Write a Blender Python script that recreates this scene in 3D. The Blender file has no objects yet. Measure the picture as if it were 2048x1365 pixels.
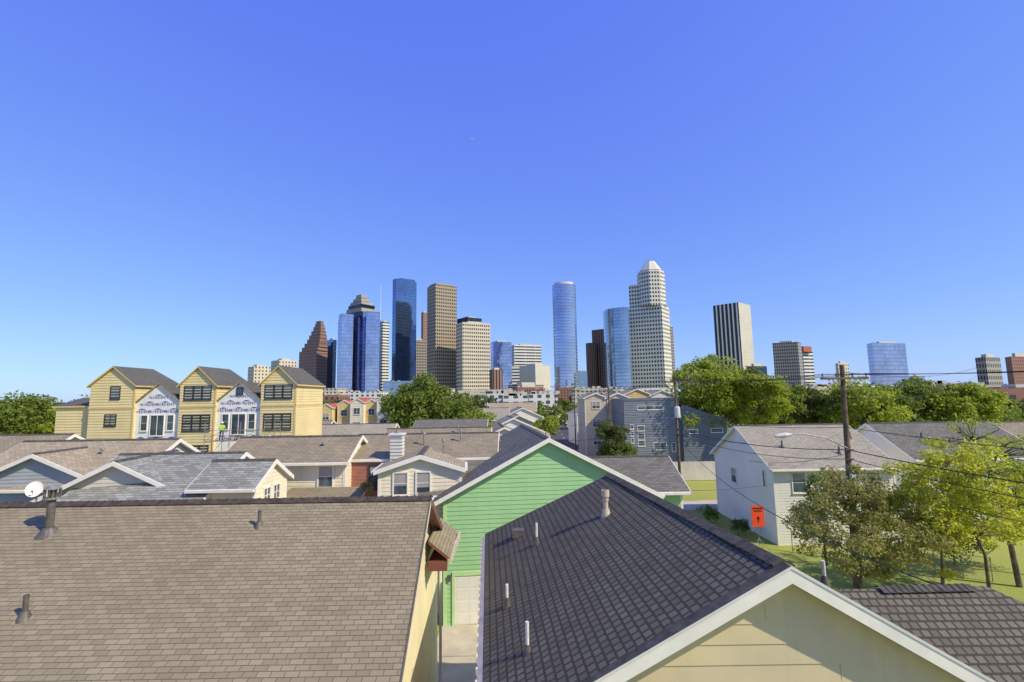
import bpy, math, random
import numpy as np
from mathutils import Vector, Matrix
random.seed(7); RNG=np.random.default_rng(11)
scene=bpy.context.scene
CAMH=10.2
# ------------------------------------------------------------------ materials
def newmat(name):
    m=bpy.data.materials.new(name); m.use_nodes=True
    nt=m.node_tree; b=nt.nodes["Principled BSDF"]
    return m,nt,b
def N(nt,t,**k):
    n=nt.nodes.new(t)
    for a,v in k.items(): setattr(n,a,v)
    return n
def math_(nt,op,a,b=None,c=None):
    n=N(nt,"ShaderNodeMath",operation=op)
    for i,x in enumerate((a,b,c)):
        if x is None: continue
        if isinstance(x,(int,float)): n.inputs[i].default_value=x
        else: nt.links.new(x,n.inputs[i])
    return n.outputs[0]
def mixc(nt,f,a,b,blend='MIX'):
    n=N(nt,"ShaderNodeMix",data_type='RGBA',blend_type=blend)
    for i,x in ((0,f),(6,a),(7,b)):
        if isinstance(x,(int,float)): n.inputs[i].default_value=x
        elif isinstance(x,tuple): n.inputs[i].default_value=(x[0],x[1],x[2],1)
        else: nt.links.new(x,n.inputs[i])
    return n.outputs[2]
def noise(nt,scale,vec=None,detail=4,rough=.55):
    n=N(nt,"ShaderNodeTexNoise"); n.inputs["Scale"].default_value=scale
    n.inputs["Detail"].default_value=detail; n.inputs["Roughness"].default_value=rough
    if vec is not None: nt.links.new(vec,n.inputs["Vector"])
    return n.outputs["Fac"]
def ramp(nt,f,lo,hi):
    n=N(nt,"ShaderNodeMapRange"); nt.links.new(f,n.inputs[0])
    n.inputs[1].default_value=lo; n.inputs[2].default_value=hi
    return n.outputs[0]
def bump(nt,b,h,strength,dist):
    n=N(nt,"ShaderNodeBump"); n.inputs["Strength"].default_value=strength; n.inputs["Distance"].default_value=dist
    nt.links.new(h,n.inputs["Height"]); nt.links.new(n.outputs[0],b.inputs["Normal"])
def coords(nt,kind="Object"): return N(nt,"ShaderNodeTexCoord").outputs[kind]
def paint(name,c,rough=.6,var=.12,scale=1.5,metal=0,bmp=0.0,grime=None):
    m,nt,b=newmat(name); co=coords(nt)
    f=noise(nt,scale,co,5)
    dark=tuple(x*(1-var*2) for x in c); lite=tuple(min(1,x*(1+var)) for x in c)
    col=mixc(nt,ramp(nt,f,.3,.7),dark,lite)
    if grime:
        mp=N(nt,"ShaderNodeMapping"); mp.inputs["Scale"].default_value=(2.5,2.5,.35); nt.links.new(co,mp.inputs[0])
        g=ramp(nt,noise(nt,1.2,mp.outputs[0],6,.65),.5,.8)
        col=mixc(nt,math_(nt,'MULTIPLY',g,.4),col,grime)
    nt.links.new(col,b.inputs["Base Color"]); b.inputs["Roughness"].default_value=rough; b.inputs["Metallic"].default_value=metal
    if bmp: bump(nt,b,noise(nt,scale*30,co,3),bmp,.01)
    return m
def shingle(name,c,rw=.30,rh=.145,mortar=.012,contrast=.25,stain=.25,bs=.6,md=.22,wob_=.06):
    m,nt,b=newmat(name); uv=coords(nt,"UV"); ob=coords(nt)
    br=N(nt,"ShaderNodeTexBrick"); br.offset=.43; br.offset_frequency=2; br.squash=1
    wob=N(nt,"ShaderNodeVectorMath",operation='MULTIPLY_ADD')
    nz=N(nt,"ShaderNodeTexNoise"); nz.inputs["Scale"].default_value=1.7; nt.links.new(uv,nz.inputs["Vector"])
    nt.links.new(nz.outputs["Color"],wob.inputs[0]); wob.inputs[1].default_value=(wob_,.012,0); nt.links.new(uv,wob.inputs[2])
    nt.links.new(wob.outputs[0],br.inputs["Vector"])
    br.inputs["Scale"].default_value=1; br.inputs["Brick Width"].default_value=rw; br.inputs["Row Height"].default_value=rh
    br.inputs["Mortar Size"].default_value=mortar; br.inputs["Mortar Smooth"].default_value=.2; br.inputs["Bias"].default_value=0
    br.inputs["Color1"].default_value=tuple(x*(1-contrast) for x in c)+(1,)
    br.inputs["Color2"].default_value=tuple(min(1,x*(1+contrast)) for x in c)+(1,)
    br.inputs["Mortar"].default_value=tuple(x*md for x in c)+(1,)
    gran=noise(nt,90,uv,2,.8)
    col=mixc(nt,math_(nt,'MULTIPLY',ramp(nt,gran,.3,.7),.5),br.outputs[0],tuple(min(1,x*1.5) for x in c),'MIX')
    st=ramp(nt,noise(nt,.5,ob,6,.6),.35,.75)
    col=mixc(nt,math_(nt,'MULTIPLY',st,stain),col,tuple(x*.45 for x in c))
    nt.links.new(col,b.inputs["Base Color"]); b.inputs["Roughness"].default_value=.93
    b.inputs["Specular IOR Level"].default_value=.12
    sep=N(nt,"ShaderNodeSeparateXYZ"); nt.links.new(wob.outputs[0],sep.inputs[0])
    saw=math_(nt,'FRACT',math_(nt,'DIVIDE',sep.outputs[1],rh))
    h=math_(nt,'SUBTRACT',math_(nt,'SUBTRACT',1,saw),math_(nt,'MULTIPLY',br.outputs["Fac"],.7))
    h=math_(nt,'ADD',h,math_(nt,'MULTIPLY',gran,.35))
    bump(nt,b,h,bs,.012)
    return m
def facade(name,wall,glass,bw,fh,wx=.6,wz=.55,gm=.2,gr=.15,rough=.7,wmetal=0,var=.35,bands=None):
    """wall with real-size window grid laid out in metres (UV)"""
    m,nt,b=newmat(name); uv=coords(nt,"UV"); sep=N(nt,"ShaderNodeSeparateXYZ"); nt.links.new(uv,sep.inputs[0])
    fu=math_(nt,'DIVIDE',sep.outputs[0],bw); fv=math_(nt,'DIVIDE',sep.outputs[1],fh)
    a=math_(nt,'LESS_THAN',math_(nt,'FRACT',fu),wx) if wx<1 else 1.0
    c=math_(nt,'LESS_THAN',math_(nt,'FRACT',fv),wz) if wz<1 else 1.0
    mask=math_(nt,'MULTIPLY',a,c)
    cell=N(nt,"ShaderNodeCombineXYZ"); nt.links.new(math_(nt,'FLOOR',fu),cell.inputs[0]); nt.links.new(math_(nt,'FLOOR',fv),cell.inputs[1])
    wn=N(nt,"ShaderNodeTexWhiteNoise",noise_dimensions='3D'); nt.links.new(cell.outputs[0],wn.inputs["Vector"])
    big=ramp(nt,noise(nt,.018,coords(nt),3),.35,.65)
    g=mixc(nt,math_(nt,'MULTIPLY',wn.outputs["Value"],var),glass,tuple(x*.25 for x in glass))
    g=mixc(nt,math_(nt,'MULTIPLY',big,.4),g,tuple(x*.35 for x in glass))
    w=mixc(nt,ramp(nt,noise(nt,.05,coords(nt),4),.3,.7),tuple(x*.9 for x in wall),wall)
    nt.links.new(mixc(nt,mask,w,g),b.inputs["Base Color"])
    nt.links.new(math_(nt,'ADD',math_(nt,'MULTIPLY',mask,gr-rough),rough),b.inputs["Roughness"])
    nt.links.new(math_(nt,'ADD',math_(nt,'MULTIPLY',mask,gm-wmetal),wmetal),b.inputs["Metallic"])
    if gm>.5:
        bump(nt,b,noise(nt,.03,coords(nt),2),.25,3.0)
    return m
def brickwall(name):
    m,nt,b=newmat(name); uv=coords(nt,"UV")
    br=N(nt,"ShaderNodeTexBrick"); nt.links.new(uv,br.inputs["Vector"])
    br.inputs["Scale"].default_value=1; br.inputs["Brick Width"].default_value=.22; br.inputs["Row Height"].default_value=.075; br.inputs["Mortar Size"].default_value=.008
    br.inputs["Color1"].default_value=(.26,.055,.035,1); br.inputs["Color2"].default_value=(.38,.10,.06,1); br.inputs["Mortar"].default_value=(.4,.32,.27,1)
    nt.links.new(br.outputs[0],b.inputs["Base Color"]); b.inputs["Roughness"].default_value=.85
    bump(nt,b,br.outputs["Fac"],-.4,.01); return m
def leafmat(name,c,c2,trans=.35):
    m,nt,b=newmat(name); co=coords(nt)
    f=ramp(nt,noise(nt,.9,co,3),.35,.65); f2=noise(nt,9,co,2)
    col=mixc(nt,f,c,c2); col=mixc(nt,math_(nt,'MULTIPLY',ramp(nt,f2,.4,.7),.5),col,tuple(x*.45 for x in c))
    nt.links.new(col,b.inputs["Base Color"]); b.inputs["Roughness"].default_value=.6; b.inputs["Specular IOR Level"].default_value=.2
    tr=N(nt,"ShaderNodeBsdfTranslucent"); nt.links.new(mixc(nt,.5,col,tuple(min(1,x*1.8) for x in c2)),tr.inputs[0])
    mx=N(nt,"ShaderNodeMixShader"); mx.inputs[0].default_value=trans
    out=nt.nodes["Material Output"]; nt.links.new(b.outputs[0],mx.inputs[1]); nt.links.new(tr.outputs[0],mx.inputs[2]); nt.links.new(mx.outputs[0],out.inputs[0])
    return m
def glassmat(name,c=(.03,.045,.06),rough=.08):
    m,nt,b=newmat(name); f=noise(nt,1.1,coords(nt),2)
    nt.links.new(mixc(nt,ramp(nt,f,.4,.6),c,tuple(x*2.2 for x in c)),b.inputs["Base Color"])
    b.inputs["Roughness"].default_value=rough; b.inputs["Specular IOR Level"].default_value=.9; return m

M=dict(
 sh_brown=shingle("shingle_brown",(.265,.220,.140),.24,.112,.008,.20,.30,.8,.30),
 sh_dark=shingle("shingle_charcoal",(.150,.133,.100),.17,.165,.024,.25,.25,.9,.13),
 sh_green=shingle("shingle_slate",(.165,.155,.13),.3,.15,.012,.3,.3),
 sh_blue=shingle("shingle_bluegrey",(.26,.26,.225),.4,.16,.014,.4,.3),
 sh_tan=shingle("shingle_tan",(.36,.295,.20),.3,.15,.012,.25,.4),
 sh_taupe=shingle("shingle_taupe",(.285,.235,.16),.3,.15,.012,.2,.5),
 sh_grey=shingle("shingle_grey",(.33,.295,.225),.3,.15,.012,.22,.35),
 sh_constr=shingle("shingle_dark_new",(.115,.11,.10),.3,.15,.012,.2,.2),
 ridge=paint("ridge_cap",(.085,.077,.065),.95,.3,6,bmp=.4),
 ridge_b=paint("ridge_cap_brown",(.085,.06,.045),.95,.3,6,bmp=.4),
 white=paint("white_trim",(.80,.76,.66),.5,.05,3),
 cream=paint("cream_siding",(.80,.72,.44),.55,.05,1.0,grime=(.5,.42,.22)),
 creamg=paint("cream_gable_siding",(.60,.50,.31),.6,.05,1.0,grime=(.42,.35,.22)),
 yellow=paint("yellow_siding",(.76,.62,.30),.6,.05,.5,grime=(.55,.43,.2)),
 green=paint("green_siding",(.34,.585,.27),.55,.04,.6,grime=(.25,.44,.2)),
 greent=paint("green_trim",(.50,.70,.32),.5,.05,2),
 ltsiding=paint("pale_siding",(.62,.58,.48),.6,.06,.8,grime=(.42,.38,.31)),
 bluesid=paint("bluegrey_siding",(.36,.38,.38),.6,.07,.8),
 whitesid=paint("white_siding",(.76,.73,.64),.6,.04,.7,grime=(.55,.52,.45)),
 whitestuc=paint("white_brick_wall",(.80,.77,.68),.75,.05,.5,bmp=.3,grime=(.6,.55,.46)),
 creamw=paint("ivory_siding",(.80,.72,.52),.6,.05,.8,grime=(.52,.46,.33)),
 beige=paint("beige_stucco",(.58,.48,.34),.8,.07,.4),
 ochre=paint("ochre_stucco",(.68,.50,.20),.8,.07,.4),
 redroof=paint("red_tile",(.48,.10,.05),.8,.2,2),
 modern=paint("blue_metal_siding",(.14,.16,.18),.45,.08,.5),
 modern2=paint("slate_panel",(.19,.21,.23),.5,.08,.5),
 fence=paint("board_fence_paint",(.66,.61,.51),.8,.08,.7,grime=(.4,.35,.3)),
 maroon=paint("maroon_trim",(.19,.065,.05),.55,.1,3),
 metal=paint("galvanised_metal",(.36,.33,.29),.45,.2,8,metal=.5),
 dmetal=paint("dark_flashing",(.14,.12,.10),.55,.2,8,metal=.2),
 pvc=paint("pvc_pipe",(.76,.70,.58),.45,.1,9),
 vpaint=paint("beige_vent_paint",(.60,.48,.34),.5,.15,7),
 glass=glassmat("window_glass"),
 frame=paint("dark_window_frame",(.035,.03,.025),.4,.1,3),
 blind=paint("window_blind",(.36,.34,.31),.6,.1,3),
 wood=paint("pole_wood",(.17,.115,.07),.9,.35,2.5,bmp=.6),
 plank=paint("plank_wood",(.42,.31,.18),.85,.25,4),
 wire=paint("black_cable",(.02,.02,.022),.5,.1,3),
 concrete=paint("concrete",(.52,.45,.33),.9,.12,.8,bmp=.3,grime=(.28,.23,.17)),
 asphalt=paint("asphalt",(.07,.068,.062),.9,.2,1.5,bmp=.4),
 wrap=paint("house_wrap",(.82,.80,.74),.5,.06,2.0,bmp=.2),
 wraplogo=paint("house_wrap_print",(.03,.05,.30),.5,.05,2),
 orange=paint("orange_sign_sheeting",(.88,.085,.02),.45,.05,2),
 black=paint("black_print",(.015,.015,.015),.5,.1,3),
 bark=paint("tree_bark",(.17,.13,.09),.95,.35,5,bmp=.6),
 lime=paint("hi_vis_vest",(.42,.75,.03),.6,.05,5),
 denim=paint("denim",(.04,.06,.12),.85,.15,8),
 skin=paint("skin",(.42,.23,.15),.5,.06,8),
 hat=paint("hard_hat",(.75,.73,.68),.35,.03,5),
 gravel=paint("flat_roof_gravel",(.34,.31,.28),.9,.15,1),
 brick=brickwall("red_brick"),
 porcelain=paint("grey_enamel",(.66,.64,.58),.35,.06,3),
)
# ------------------------------------------------------------------ mesh builder
class MB:
    def __init__(s): s.v=[];s.f=[];s.m=[];s.uv=[];s.mats=[];s.sm=[]
    def mi(s,k):
        mt=M[k] if isinstance(k,str) else k
        if mt not in s.mats: s.mats.append(mt)
        return s.mats.index(mt)
    def face(s,pts,mat,uv=None,smooth=False):
        i=len(s.v); s.v+= [tuple(p) for p in pts]; s.f.append(tuple(range(i,i+len(pts)))); s.m.append(s.mi(mat)); s.sm.append(smooth)
        if uv is None:
            P=[Vector(p) for p in pts]; n=Vector((0,0,0))
            for k in range(1,len(P)-1): n+=(P[k]-P[0]).cross(P[k+1]-P[0])
            if n.length<1e-12: n=Vector((0,0,1))
            n.normalize()
            if abs(n.z)>.95: uv=[(p.x,p.y) for p in P]
            else:
                t=Vector((-n.y,n.x,0)).normalized(); b=n.cross(t)
                uv=[(p.dot(t),p.dot(b)) for p in P]
        s.uv+=uv
    def box(s,a,b,mat,mt=None,skip=()):
        x0,y0,z0=[min(a[i],b[i]) for i in range(3)]; x1,y1,z1=[max(a[i],b[i]) for i in range(3)]
        c=[Vector(p) for p in ((x0,y0,z0),(x1,y0,z0),(x1,y1,z0),(x0,y1,z0),(x0,y0,z1),(x1,y0,z1),(x1,y1,z1),(x0,y1,z1))]
        if mt is not None: c=[mt@p for p in c]
        for k,q in enumerate(((3,2,1,0),(4,5,6,7),(0,1,5,4),(1,2,6,5),(2,3,7,6),(3,0,4,7))):
            if k in skip: continue
            s.face([c[j] for j in q],mat)
    def prism(s,poly,z0,z1,mat,cap=None,scale=1.0,base=True):
        n=len(poly); per=0; cx=sum(p[0] for p in poly)/n; cy=sum(p[1] for p in poly)/n
        top=[(cx+(p[0]-cx)*scale,cy+(p[1]-cy)*scale,z1) for p in poly]
        for i in range(n):
            a=poly[i]; b=poly[(i+1)%n]; L=math.hypot(b[0]-a[0],b[1]-a[1])
            s.face([(a[0],a[1],z0),(b[0],b[1],z0),top[(i+1)%n],top[i]],mat,[(per,z0),(per+L,z0),(per+L,z1),(per,z1)]); per+=L
        s.face(top,cap or mat)
    def tube(s,p0,p1,r0,r1,mat,n=8,caps=True):
        p0=Vector(p0);p1=Vector(p1);d=(p1-p0)
        if d.length<1e-6: return
        q=d.to_track_quat('Z','Y'); A=[];B=[]
        for i in range(n):
            t=2*math.pi*i/n; o=q@Vector((math.cos(t),math.sin(t),0)); A.append(p0+o*r0);B.append(p1+o*r1)
        for i in range(n):
            j=(i+1)%n; s.face([A[i],A[j],B[j],B[i]],mat,smooth=True)
        if caps: s.face(B,mat); s.face(A[::-1],mat)
    def slab(s,top,th,mt,me,lift=0):
        T=[Vector(p)+Vector((0,0,lift)) for p in top]; B=[p-Vector((0,0,th)) for p in T]
        e=(T[1]-T[0]).normalized(); n=(T[1]-T[0]).cross(T[2]-T[0]).normalized()
        if n.z<0: n=-n
        sl=n.cross(e).normalized()
        if sl.z<0: sl=-sl
        s.face(T,mt,[((p-T[0]).dot(e),(p-T[0]).dot(sl)) for p in T])
        s.face(B[::-1],me)
        k=len(T)
        for i in range(k):
            j=(i+1)%k; s.face([T[i],B[i],B[j],T[j]],me)
    def build(s,name,parent=None,loc=None):
        me=bpy.data.meshes.new(name); me.from_pydata(s.v,[],s.f)
        for mt in s.mats: me.materials.append(mt)
        me.polygons.foreach_set("material_index",s.m); me.polygons.foreach_set("use_smooth",s.sm)
        ul=me.uv_layers.new(name="UVMap"); ul.data.foreach_set("uv",np.array(s.uv,dtype=np.float32).ravel())
        me.update(); o=bpy.data.objects.new(name,me); scene.collection.objects.link(o)
        if parent: o.parent=parent
        if loc: o.location=loc
        return o
def empty(name,loc=(0,0,0),rz=0):
    e=bpy.data.objects.new(name,None); e.empty_display_size=.5; e.location=loc; e.rotation_euler=(0,0,rz); scene.collection.objects.link(e); return e
def clip(poly,z,keep_above):
    out=[]
    for i in range(len(poly)):
        a=poly[i]; b=poly[(i+1)%len(poly)]
        ia=(a[1]>=z)==keep_above or a[1]==z; ib=(b[1]>=z)==keep_above or b[1]==z
        if ia: out.append(a)
        if ia!=ib:
            t=(z-a[1])/(b[1]-a[1]); out.append((a[0]+(b[0]-a[0])*t,z))
    return out
def siding(mb,poly,org,d,n,mat,course=.18,lap=.016):
    """real lapped boards filling a convex polygon given in (s,z)"""
    d=Vector(d);n=Vector(n);org=Vector(org)
    z=min(p[1] for p in poly); zt=max(p[1] for p in poly)
    while z<zt-1e-4:
        z1=min(z+course,zt); q=clip(clip(poly,z,True),z1,False)
        if len(q)>=3:
            P=[]
            for (s_,zz) in q:
                off=lap*(1-(zz-z)/course)+.002
                P.append(org+d*s_+Vector((0,0,zz))+n*off)
            mb.face(P,mat)
            lo=[s_ for s_,zz in q if abs(zz-z)<1e-5]
            if len(lo)>=2:
                a,b=min(lo),max(lo)
                mb.face([org+d*a+Vector((0,0,z)),org+d*b+Vector((0,0,z)),org+d*b+Vector((0,0,z))+n*(lap+.002),org+d*a+Vector((0,0,z))+n*(lap+.002)],mat)
        z=z1
def window(mb,c,d,n,w,h,cols=1,rows=2,fr='white',fw=.07,blind=0.0,mull=.03):
    d=Vector(d).normalized();n=Vector(n).normalized();c=Vector(c)
    mt=Matrix(((d.x,n.x,0,c.x),(d.y,n.y,0,c.y),(0,0,1,c.z),(0,0,0,1)))
    W=w/2;Hh=h/2
    for a,b in (((-W-fw,.0,-Hh-fw),(-W,.07,Hh+fw)),((W,.0,-Hh-fw),(W+fw,.07,Hh+fw)),((-W,.0,Hh),(W,.07,Hh+fw)),((-W,.0,-Hh-fw),(W,.07,-Hh))): mb.box(a,b,fr,mt)
    mb.box((-W-fw-.03,.0,-Hh-fw-.04),(W+fw+.03,.11,-Hh-fw-.002),fr,mt)
    mb.box((-W,.018,-Hh),(W,.03,Hh),'glass',mt)
    if blind>0: mb.box((-W,.0302,Hh-h*blind),(W,.033,Hh),'blind',mt)
    for i in range(1,cols):
        x=-W+w*i/cols; mb.box((x-mull/2*1.6,.03,-Hh),(x+mull/2*1.6,.062,Hh),fr,mt)
    for i in range(1,rows):
        z=-Hh+h*i/rows; mb.box((-W,.03,z-mull/2),(W,.055,z+mull/2),fr,mt)
def gable_house(name,x,y,rz,w,L,ze,m,wall='ltsiding',roof='sh_grey',trim='white',ridge='ridge',oh=.4,og=.3,wins=(),front=None,th=.16,z0=0.0,course=.18,hipback=0,lap=.018,winfr='white',corners=True):
    e=empty(name,(x,y,0),rz); hw=w/2; zr=ze+m*(hw+oh); zw=ze+m*oh-.17
    front=front or wall
    mb=MB()
    gp=[(-hw,z0),(hw,z0),(hw,zw),(0,zw+m*hw),(-hw,zw)]
    siding(mb,gp,(0,0,0),(1,0,0),(0,-1,0),front,course,lap)
    if not hipback: siding(mb,gp,(0,L,0),(1,0,0),(0,1,0),wall,course,lap)
    else: siding(mb,[(-hw,z0),(hw,z0),(hw,zw),(-hw,zw)],(0,L,0),(1,0,0),(0,1,0),wall,course,lap)
    rp=[(0,z0),(L,z0),(L,zw),(0,zw)]
    siding(mb,rp,(-hw,0,0),(0,1,0),(-1,0,0),wall,course,lap); siding(mb,rp,(hw,0,0),(0,1,0),(1,0,0),wall,course,lap)
    if corners:
        for sx in (-1,1):
            for yy in (0,L):
                s_=-1 if yy==0 else 1
                mb.box((sx*(hw+.03),yy+s_*.03,z0),(sx*(hw-.1),yy-s_*.1,zw),trim)
    mb.build("walls",e)
    rb=MB(); hx=hw+oh
    yb=L+og
    for sx in (-1,1):
        if hipback:
            rb.slab([(sx*hx,-og,ze),(sx*hx,yb,ze),(0,yb-hipback,zr),(0,-og,zr)] ,th,roof,trim)
        else: rb.slab([(sx*hx,-og,ze),(sx*hx,yb,ze),(0,yb,zr),(0,-og,zr)],th,roof,trim)
    if hipback: rb.slab([(-hx,yb,ze-.004),(hx,yb,ze-.004),(0,yb-hipback,zr-.004)],th,roof,trim)
    yr=yb-hipback
    for sx in (-1,1):
        rb.face([(0,-og,zr+.03),(0,yr,zr+.03),(sx*.16,yr,zr-.16*m+.025),(sx*.16,-og,zr-.16*m+.025)],ridge)
    for sx in (-1,1): rb.box((sx*hx,-og+.02,ze-.13),(sx*(hx+.11),yb-.02,ze-.02),trim)
    rb.build("roof",e)
    tb=MB()
    for yy,s_ in ((-og,-1),(yb,1)):
        if hipback and s_==1: continue
        for sx in (-1,1):
            a=Vector((sx*(hx+.01),yy,ze-.01));b=Vector((0,yy,zr-.01)); dn=Vector((0,0,-.2)); o=Vector((0,s_*.03,0)); i_=Vector((0,-s_*.004,0))
            tb.face([a+o,b+o,b+o+dn,a+o+dn],trim); tb.face([a+o,a+i_,b+i_,b+o],trim); tb.face([a+o+dn,b+o+dn,b+i_+dn,a+i_+dn],trim)
    tb.build("rake_boards",e)
    if wins:
        wb=MB()
        for q in wins:
            side,s_,z,ww,hh=q[:5]; cols=q[5] if len(q)>5 else 1; rows=q[6] if len(q)>6 else 2; bl=q[7] if len(q)>7 else random.choice((0,.35,.6))
            if side=='f': window(wb,(s_,0,z),(1,0,0),(0,-1,0),ww,hh,cols,rows,winfr,blind=bl)
            if side=='b': window(wb,(s_,L,z),(1,0,0),(0,1,0),ww,hh,cols,rows,winfr,blind=bl)
            if side=='r': window(wb,(hw,s_,z),(0,1,0),(1,0,0),ww,hh,cols,rows,winfr,blind=bl)
            if side=='l': window(wb,(-hw,s_,z),(0,1,0),(-1,0,0),ww,hh,cols,rows,winfr,blind=bl)
        wb.build("windows",e)
    return e
RX=math.radians(-90)   # ridge runs along +X ; 'r' side faces -Y
AX=math.radians(5.5)

# ================================================================== GROUND
def ground():
    m,nt,b=newmat("grass_ground"); co=coords(nt)
    f1=ramp(nt,noise(nt,.06,co,6),.35,.65); f2=noise(nt,6,co,5,.7); f3=ramp(nt,noise(nt,.5,co,5),.4,.7)
    c=mixc(nt,f1,(.24,.30,.04),(.38,.38,.06)); c=mixc(nt,math_(nt,'MULTIPLY',f3,.35),c,(.40,.34,.11)); c=mixc(nt,math_(nt,'MULTIPLY',ramp(nt,f2,.4,.7),.4),c,(.13,.17,.03))
    nt.links.new(c,b.inputs["Base Color"]); b.inputs["Roughness"].default_value=.95; bump(nt,b,f2,.8,.05)
    g=MB(); S=9000; g.face([(-S,-400,0),(S,-400,0),(S,S,0),(-S,S,0)],m); g.build("grass_ground")
    d=MB(); d.box((-3.4,2,-.1),(.4,23.2,.02),'concrete')
    for y in (20.5,17.5,14.5): d.box((-3.4,y,.02),(.4,y+.03,.021),'asphalt')
    d.build("concrete_driveway")
    r=MB()
    def strip(x0,x1,y0,y1,sl,z,mat,thick=None):
        P=[(x0+sl*y0,y0,z),(x1+sl*y0,y0,z),(x1+sl*y1,y1,z),(x0+sl*y1,y1,z)]
        r.face(P,mat)
        if thick:
            for i in range(4):
                a=P[i];c_=P[(i+1)%4]; r.face([a,(a[0],a[1],0),(c_[0],c_[1],0),c_],mat)
    strip(2.5,9.0,34,900,.055,.01,'asphalt')
    r.build("asphalt_street")
    r=MB(); strip(.9,2.5,34,900,.055,.13,'concrete',1); strip(9.0,10.6,34,900,.055,.13,'concrete',1); r.build("concrete_pavement")
    r=MB()
    for i in range(60):
        y=36+i*12; r.face([(5.7+.055*y,y,.014),(5.82+.055*y,y,.014),(5.82+.055*(y+3),y+3,.014),(5.7+.055*(y+3),y+3,.014)],'white')
    r.build("road_markings")
    r=MB(); r.face([(13,44,.012),(30,46.5,.012),(30,50,.012),(13,47.5,.012)],'concrete'); r.build("side_street")
ground()

# ================================================================== FOREGROUND LEFT HOUSE
def left_house():
    e=empty("brown_roofed_house",(-8,13,0))
    def P(x,y,z): return (x+8,y-13,z)
    zr=7.6
    rb=MB()
    rb.slab([P(-26,5.2,3.93),P(-1.75,5.2,3.93),P(-2.24,13.2,zr),P(-26,13.1,zr)],.14,'sh_brown','cream')
    rb.slab([P(-26,18.6,5.1),P(-2.55,18.6,5.1),P(-2.24,13.2,zr),P(-26,13.1,zr)],.14,'sh_brown','maroon')
    n=110
    for i in range(n):
        x0=-26+i*(23.78/n); x1=x0+23.78/n*1.2; y=13.1+.1*i/n
        for s_ in (-1,1):
            rb.face([P(x0,y,zr+.035),P(x1,y,zr+.06),P(x1,y+s_*.17,zr-.035),P(x0,y+s_*.17,zr-.06)],'ridge_b')
    rb.build("roof",e)
    w=MB()
    a=Vector(P(-2.2,5.5,0)); b=Vector(P(-2.85,18.4,0)); d=(b-a).normalized(); n=Vector((d.y,-d.x,0)); L=(b-a).length
    def zt(y): return (3.93+.459*(y-5.2) if y<13.2 else 7.6-.463*(y-13.2))-.16
    siding(w,[(0,0),(L,0),(L,zt(18.4)),(13.2-5.5,zt(13.2)),(0,zt(5.5))],a,d,n,'cream',.19)
    w.box(P(-2.3,5.6,0),P(-25.5,5.7,3.9),'cream'); w.box(P(-2.9,18.3,0),P(-25.5,18.4,4.9),'cream')
    w.build("walls",e)
    t=MB()
    def beam(p,q,hh,ww,mat):
        p=Vector(p);q=Vector(q);u=Vector((ww,0,0));dn=Vector((0,0,-hh))
        A=[p,p+u,p+u+dn,p+dn];B=[q,q+u,q+u+dn,q+dn]
        for i in range(4):
            j=(i+1)%4; t.face([A[i],B[i],B[j],A[j]],mat)
        t.face(A,mat);t.face(B,mat)
    beam(P(-1.745,5.2,3.95),P(-2.235,13.2,7.61),.05,.03,'dmetal'); beam(P(-1.748,5.2,3.89),P(-2.238,13.2,7.55),.16,.03,'cream')
    beam(P(-2.235,13.2,7.61),P(-2.545,18.6,5.11),.2,.035,'maroon')
    t.box(P(-2.3,9.0,3.4),P(-2.15,9.18,3.62),'porcelain')
    t.build("rake_boards",e)
    g=MB()
    g.slab([P(-1.92,14.8,5.55),P(-2.02,17.6,5.55),P(-2.62,17.6,6.05),P(-2.55,14.8,6.05)],.1,'sh_brown','maroon')
    g.box(P(-1.98,14.75,5.44),P(-1.90,17.65,5.53),'vpaint')
    for i in range(9): g.box(P(-1.905,14.85+i*.31,5.36),P(-1.885,14.88+i*.31,5.44),'white')
    g.box(P(-2.55,14.76,5.2),P(-2.0,14.88,5.46),'maroon'); g.box(P(-2.6,14.9,5.24),P(-2.07,17.5,5.4),'maroon')
    g.tube(P(-2.62,17.7,0),P(-2.62,17.7,5.1),.05,.05,'white')
    g.build("side_eave_roof",e)
    v=MB()
    def vent(x,y,z,h,r,cap):
        x,y,z=P(x,y,z)
        v.tube((x,y,z-.1),(x,y,z+.12),r*3.2,r*1.4,'dmetal',16)
        v.tube((x,y,z+.1),(x,y,z+h),r,r,'dmetal',14)
        if cap:
            v.tube((x,y,z+h-.26),(x,y,z+h-.22),r*2.0,r*2.0,'metal',16)
            for i in range(14):
                t_=i/14*6.283; v.tube((x+math.cos(t_)*r*1.9,y+math.sin(t_)*r*1.9,z+h-.24),(x+math.cos(t_+.2)*r*1.9,y+math.sin(t_+.2)*r*1.9,z+h-.02),.012,.012,'dmetal',5)
            v.tube((x,y,z+h-.02),(x,y,z+h+.06),r*2.1,r*.8,'metal',16)
    vent(-11.3,12.16,7.12,1.05,.085,True); vent(-6.25,12.25,7.16,.38,.042,False); vent(-9.55,9.93,6.1,.42,.047,False)
    v.build("roof_vents",e)
    s=MB(); x,y,z=P(-13.35,13.9,7.3)
    s.tube((x,y,z-.4),(x,y,z+.35),.02,.02,'metal')
    c=Vector((x,y-.08,z+.55)); ax=Vector((.5,-.8,.45)).normalized(); q=ax.to_track_quat('Z','Y'); R_=6
    prev=None
    for k in range(R_+1):
        r=.22*k/R_; dz=.06*(k/R_)**2
        ring=[c+q@Vector((math.cos(t)*r*.85,math.sin(t)*r,dz)) for t in [2*math.pi*i/20 for i in range(20)]]
        if prev:
            for i in range(20):
                j=(i+1)%20; s.face([prev[i],prev[j],ring[j],ring[i]],'white',smooth=True)
        prev=ring
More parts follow.
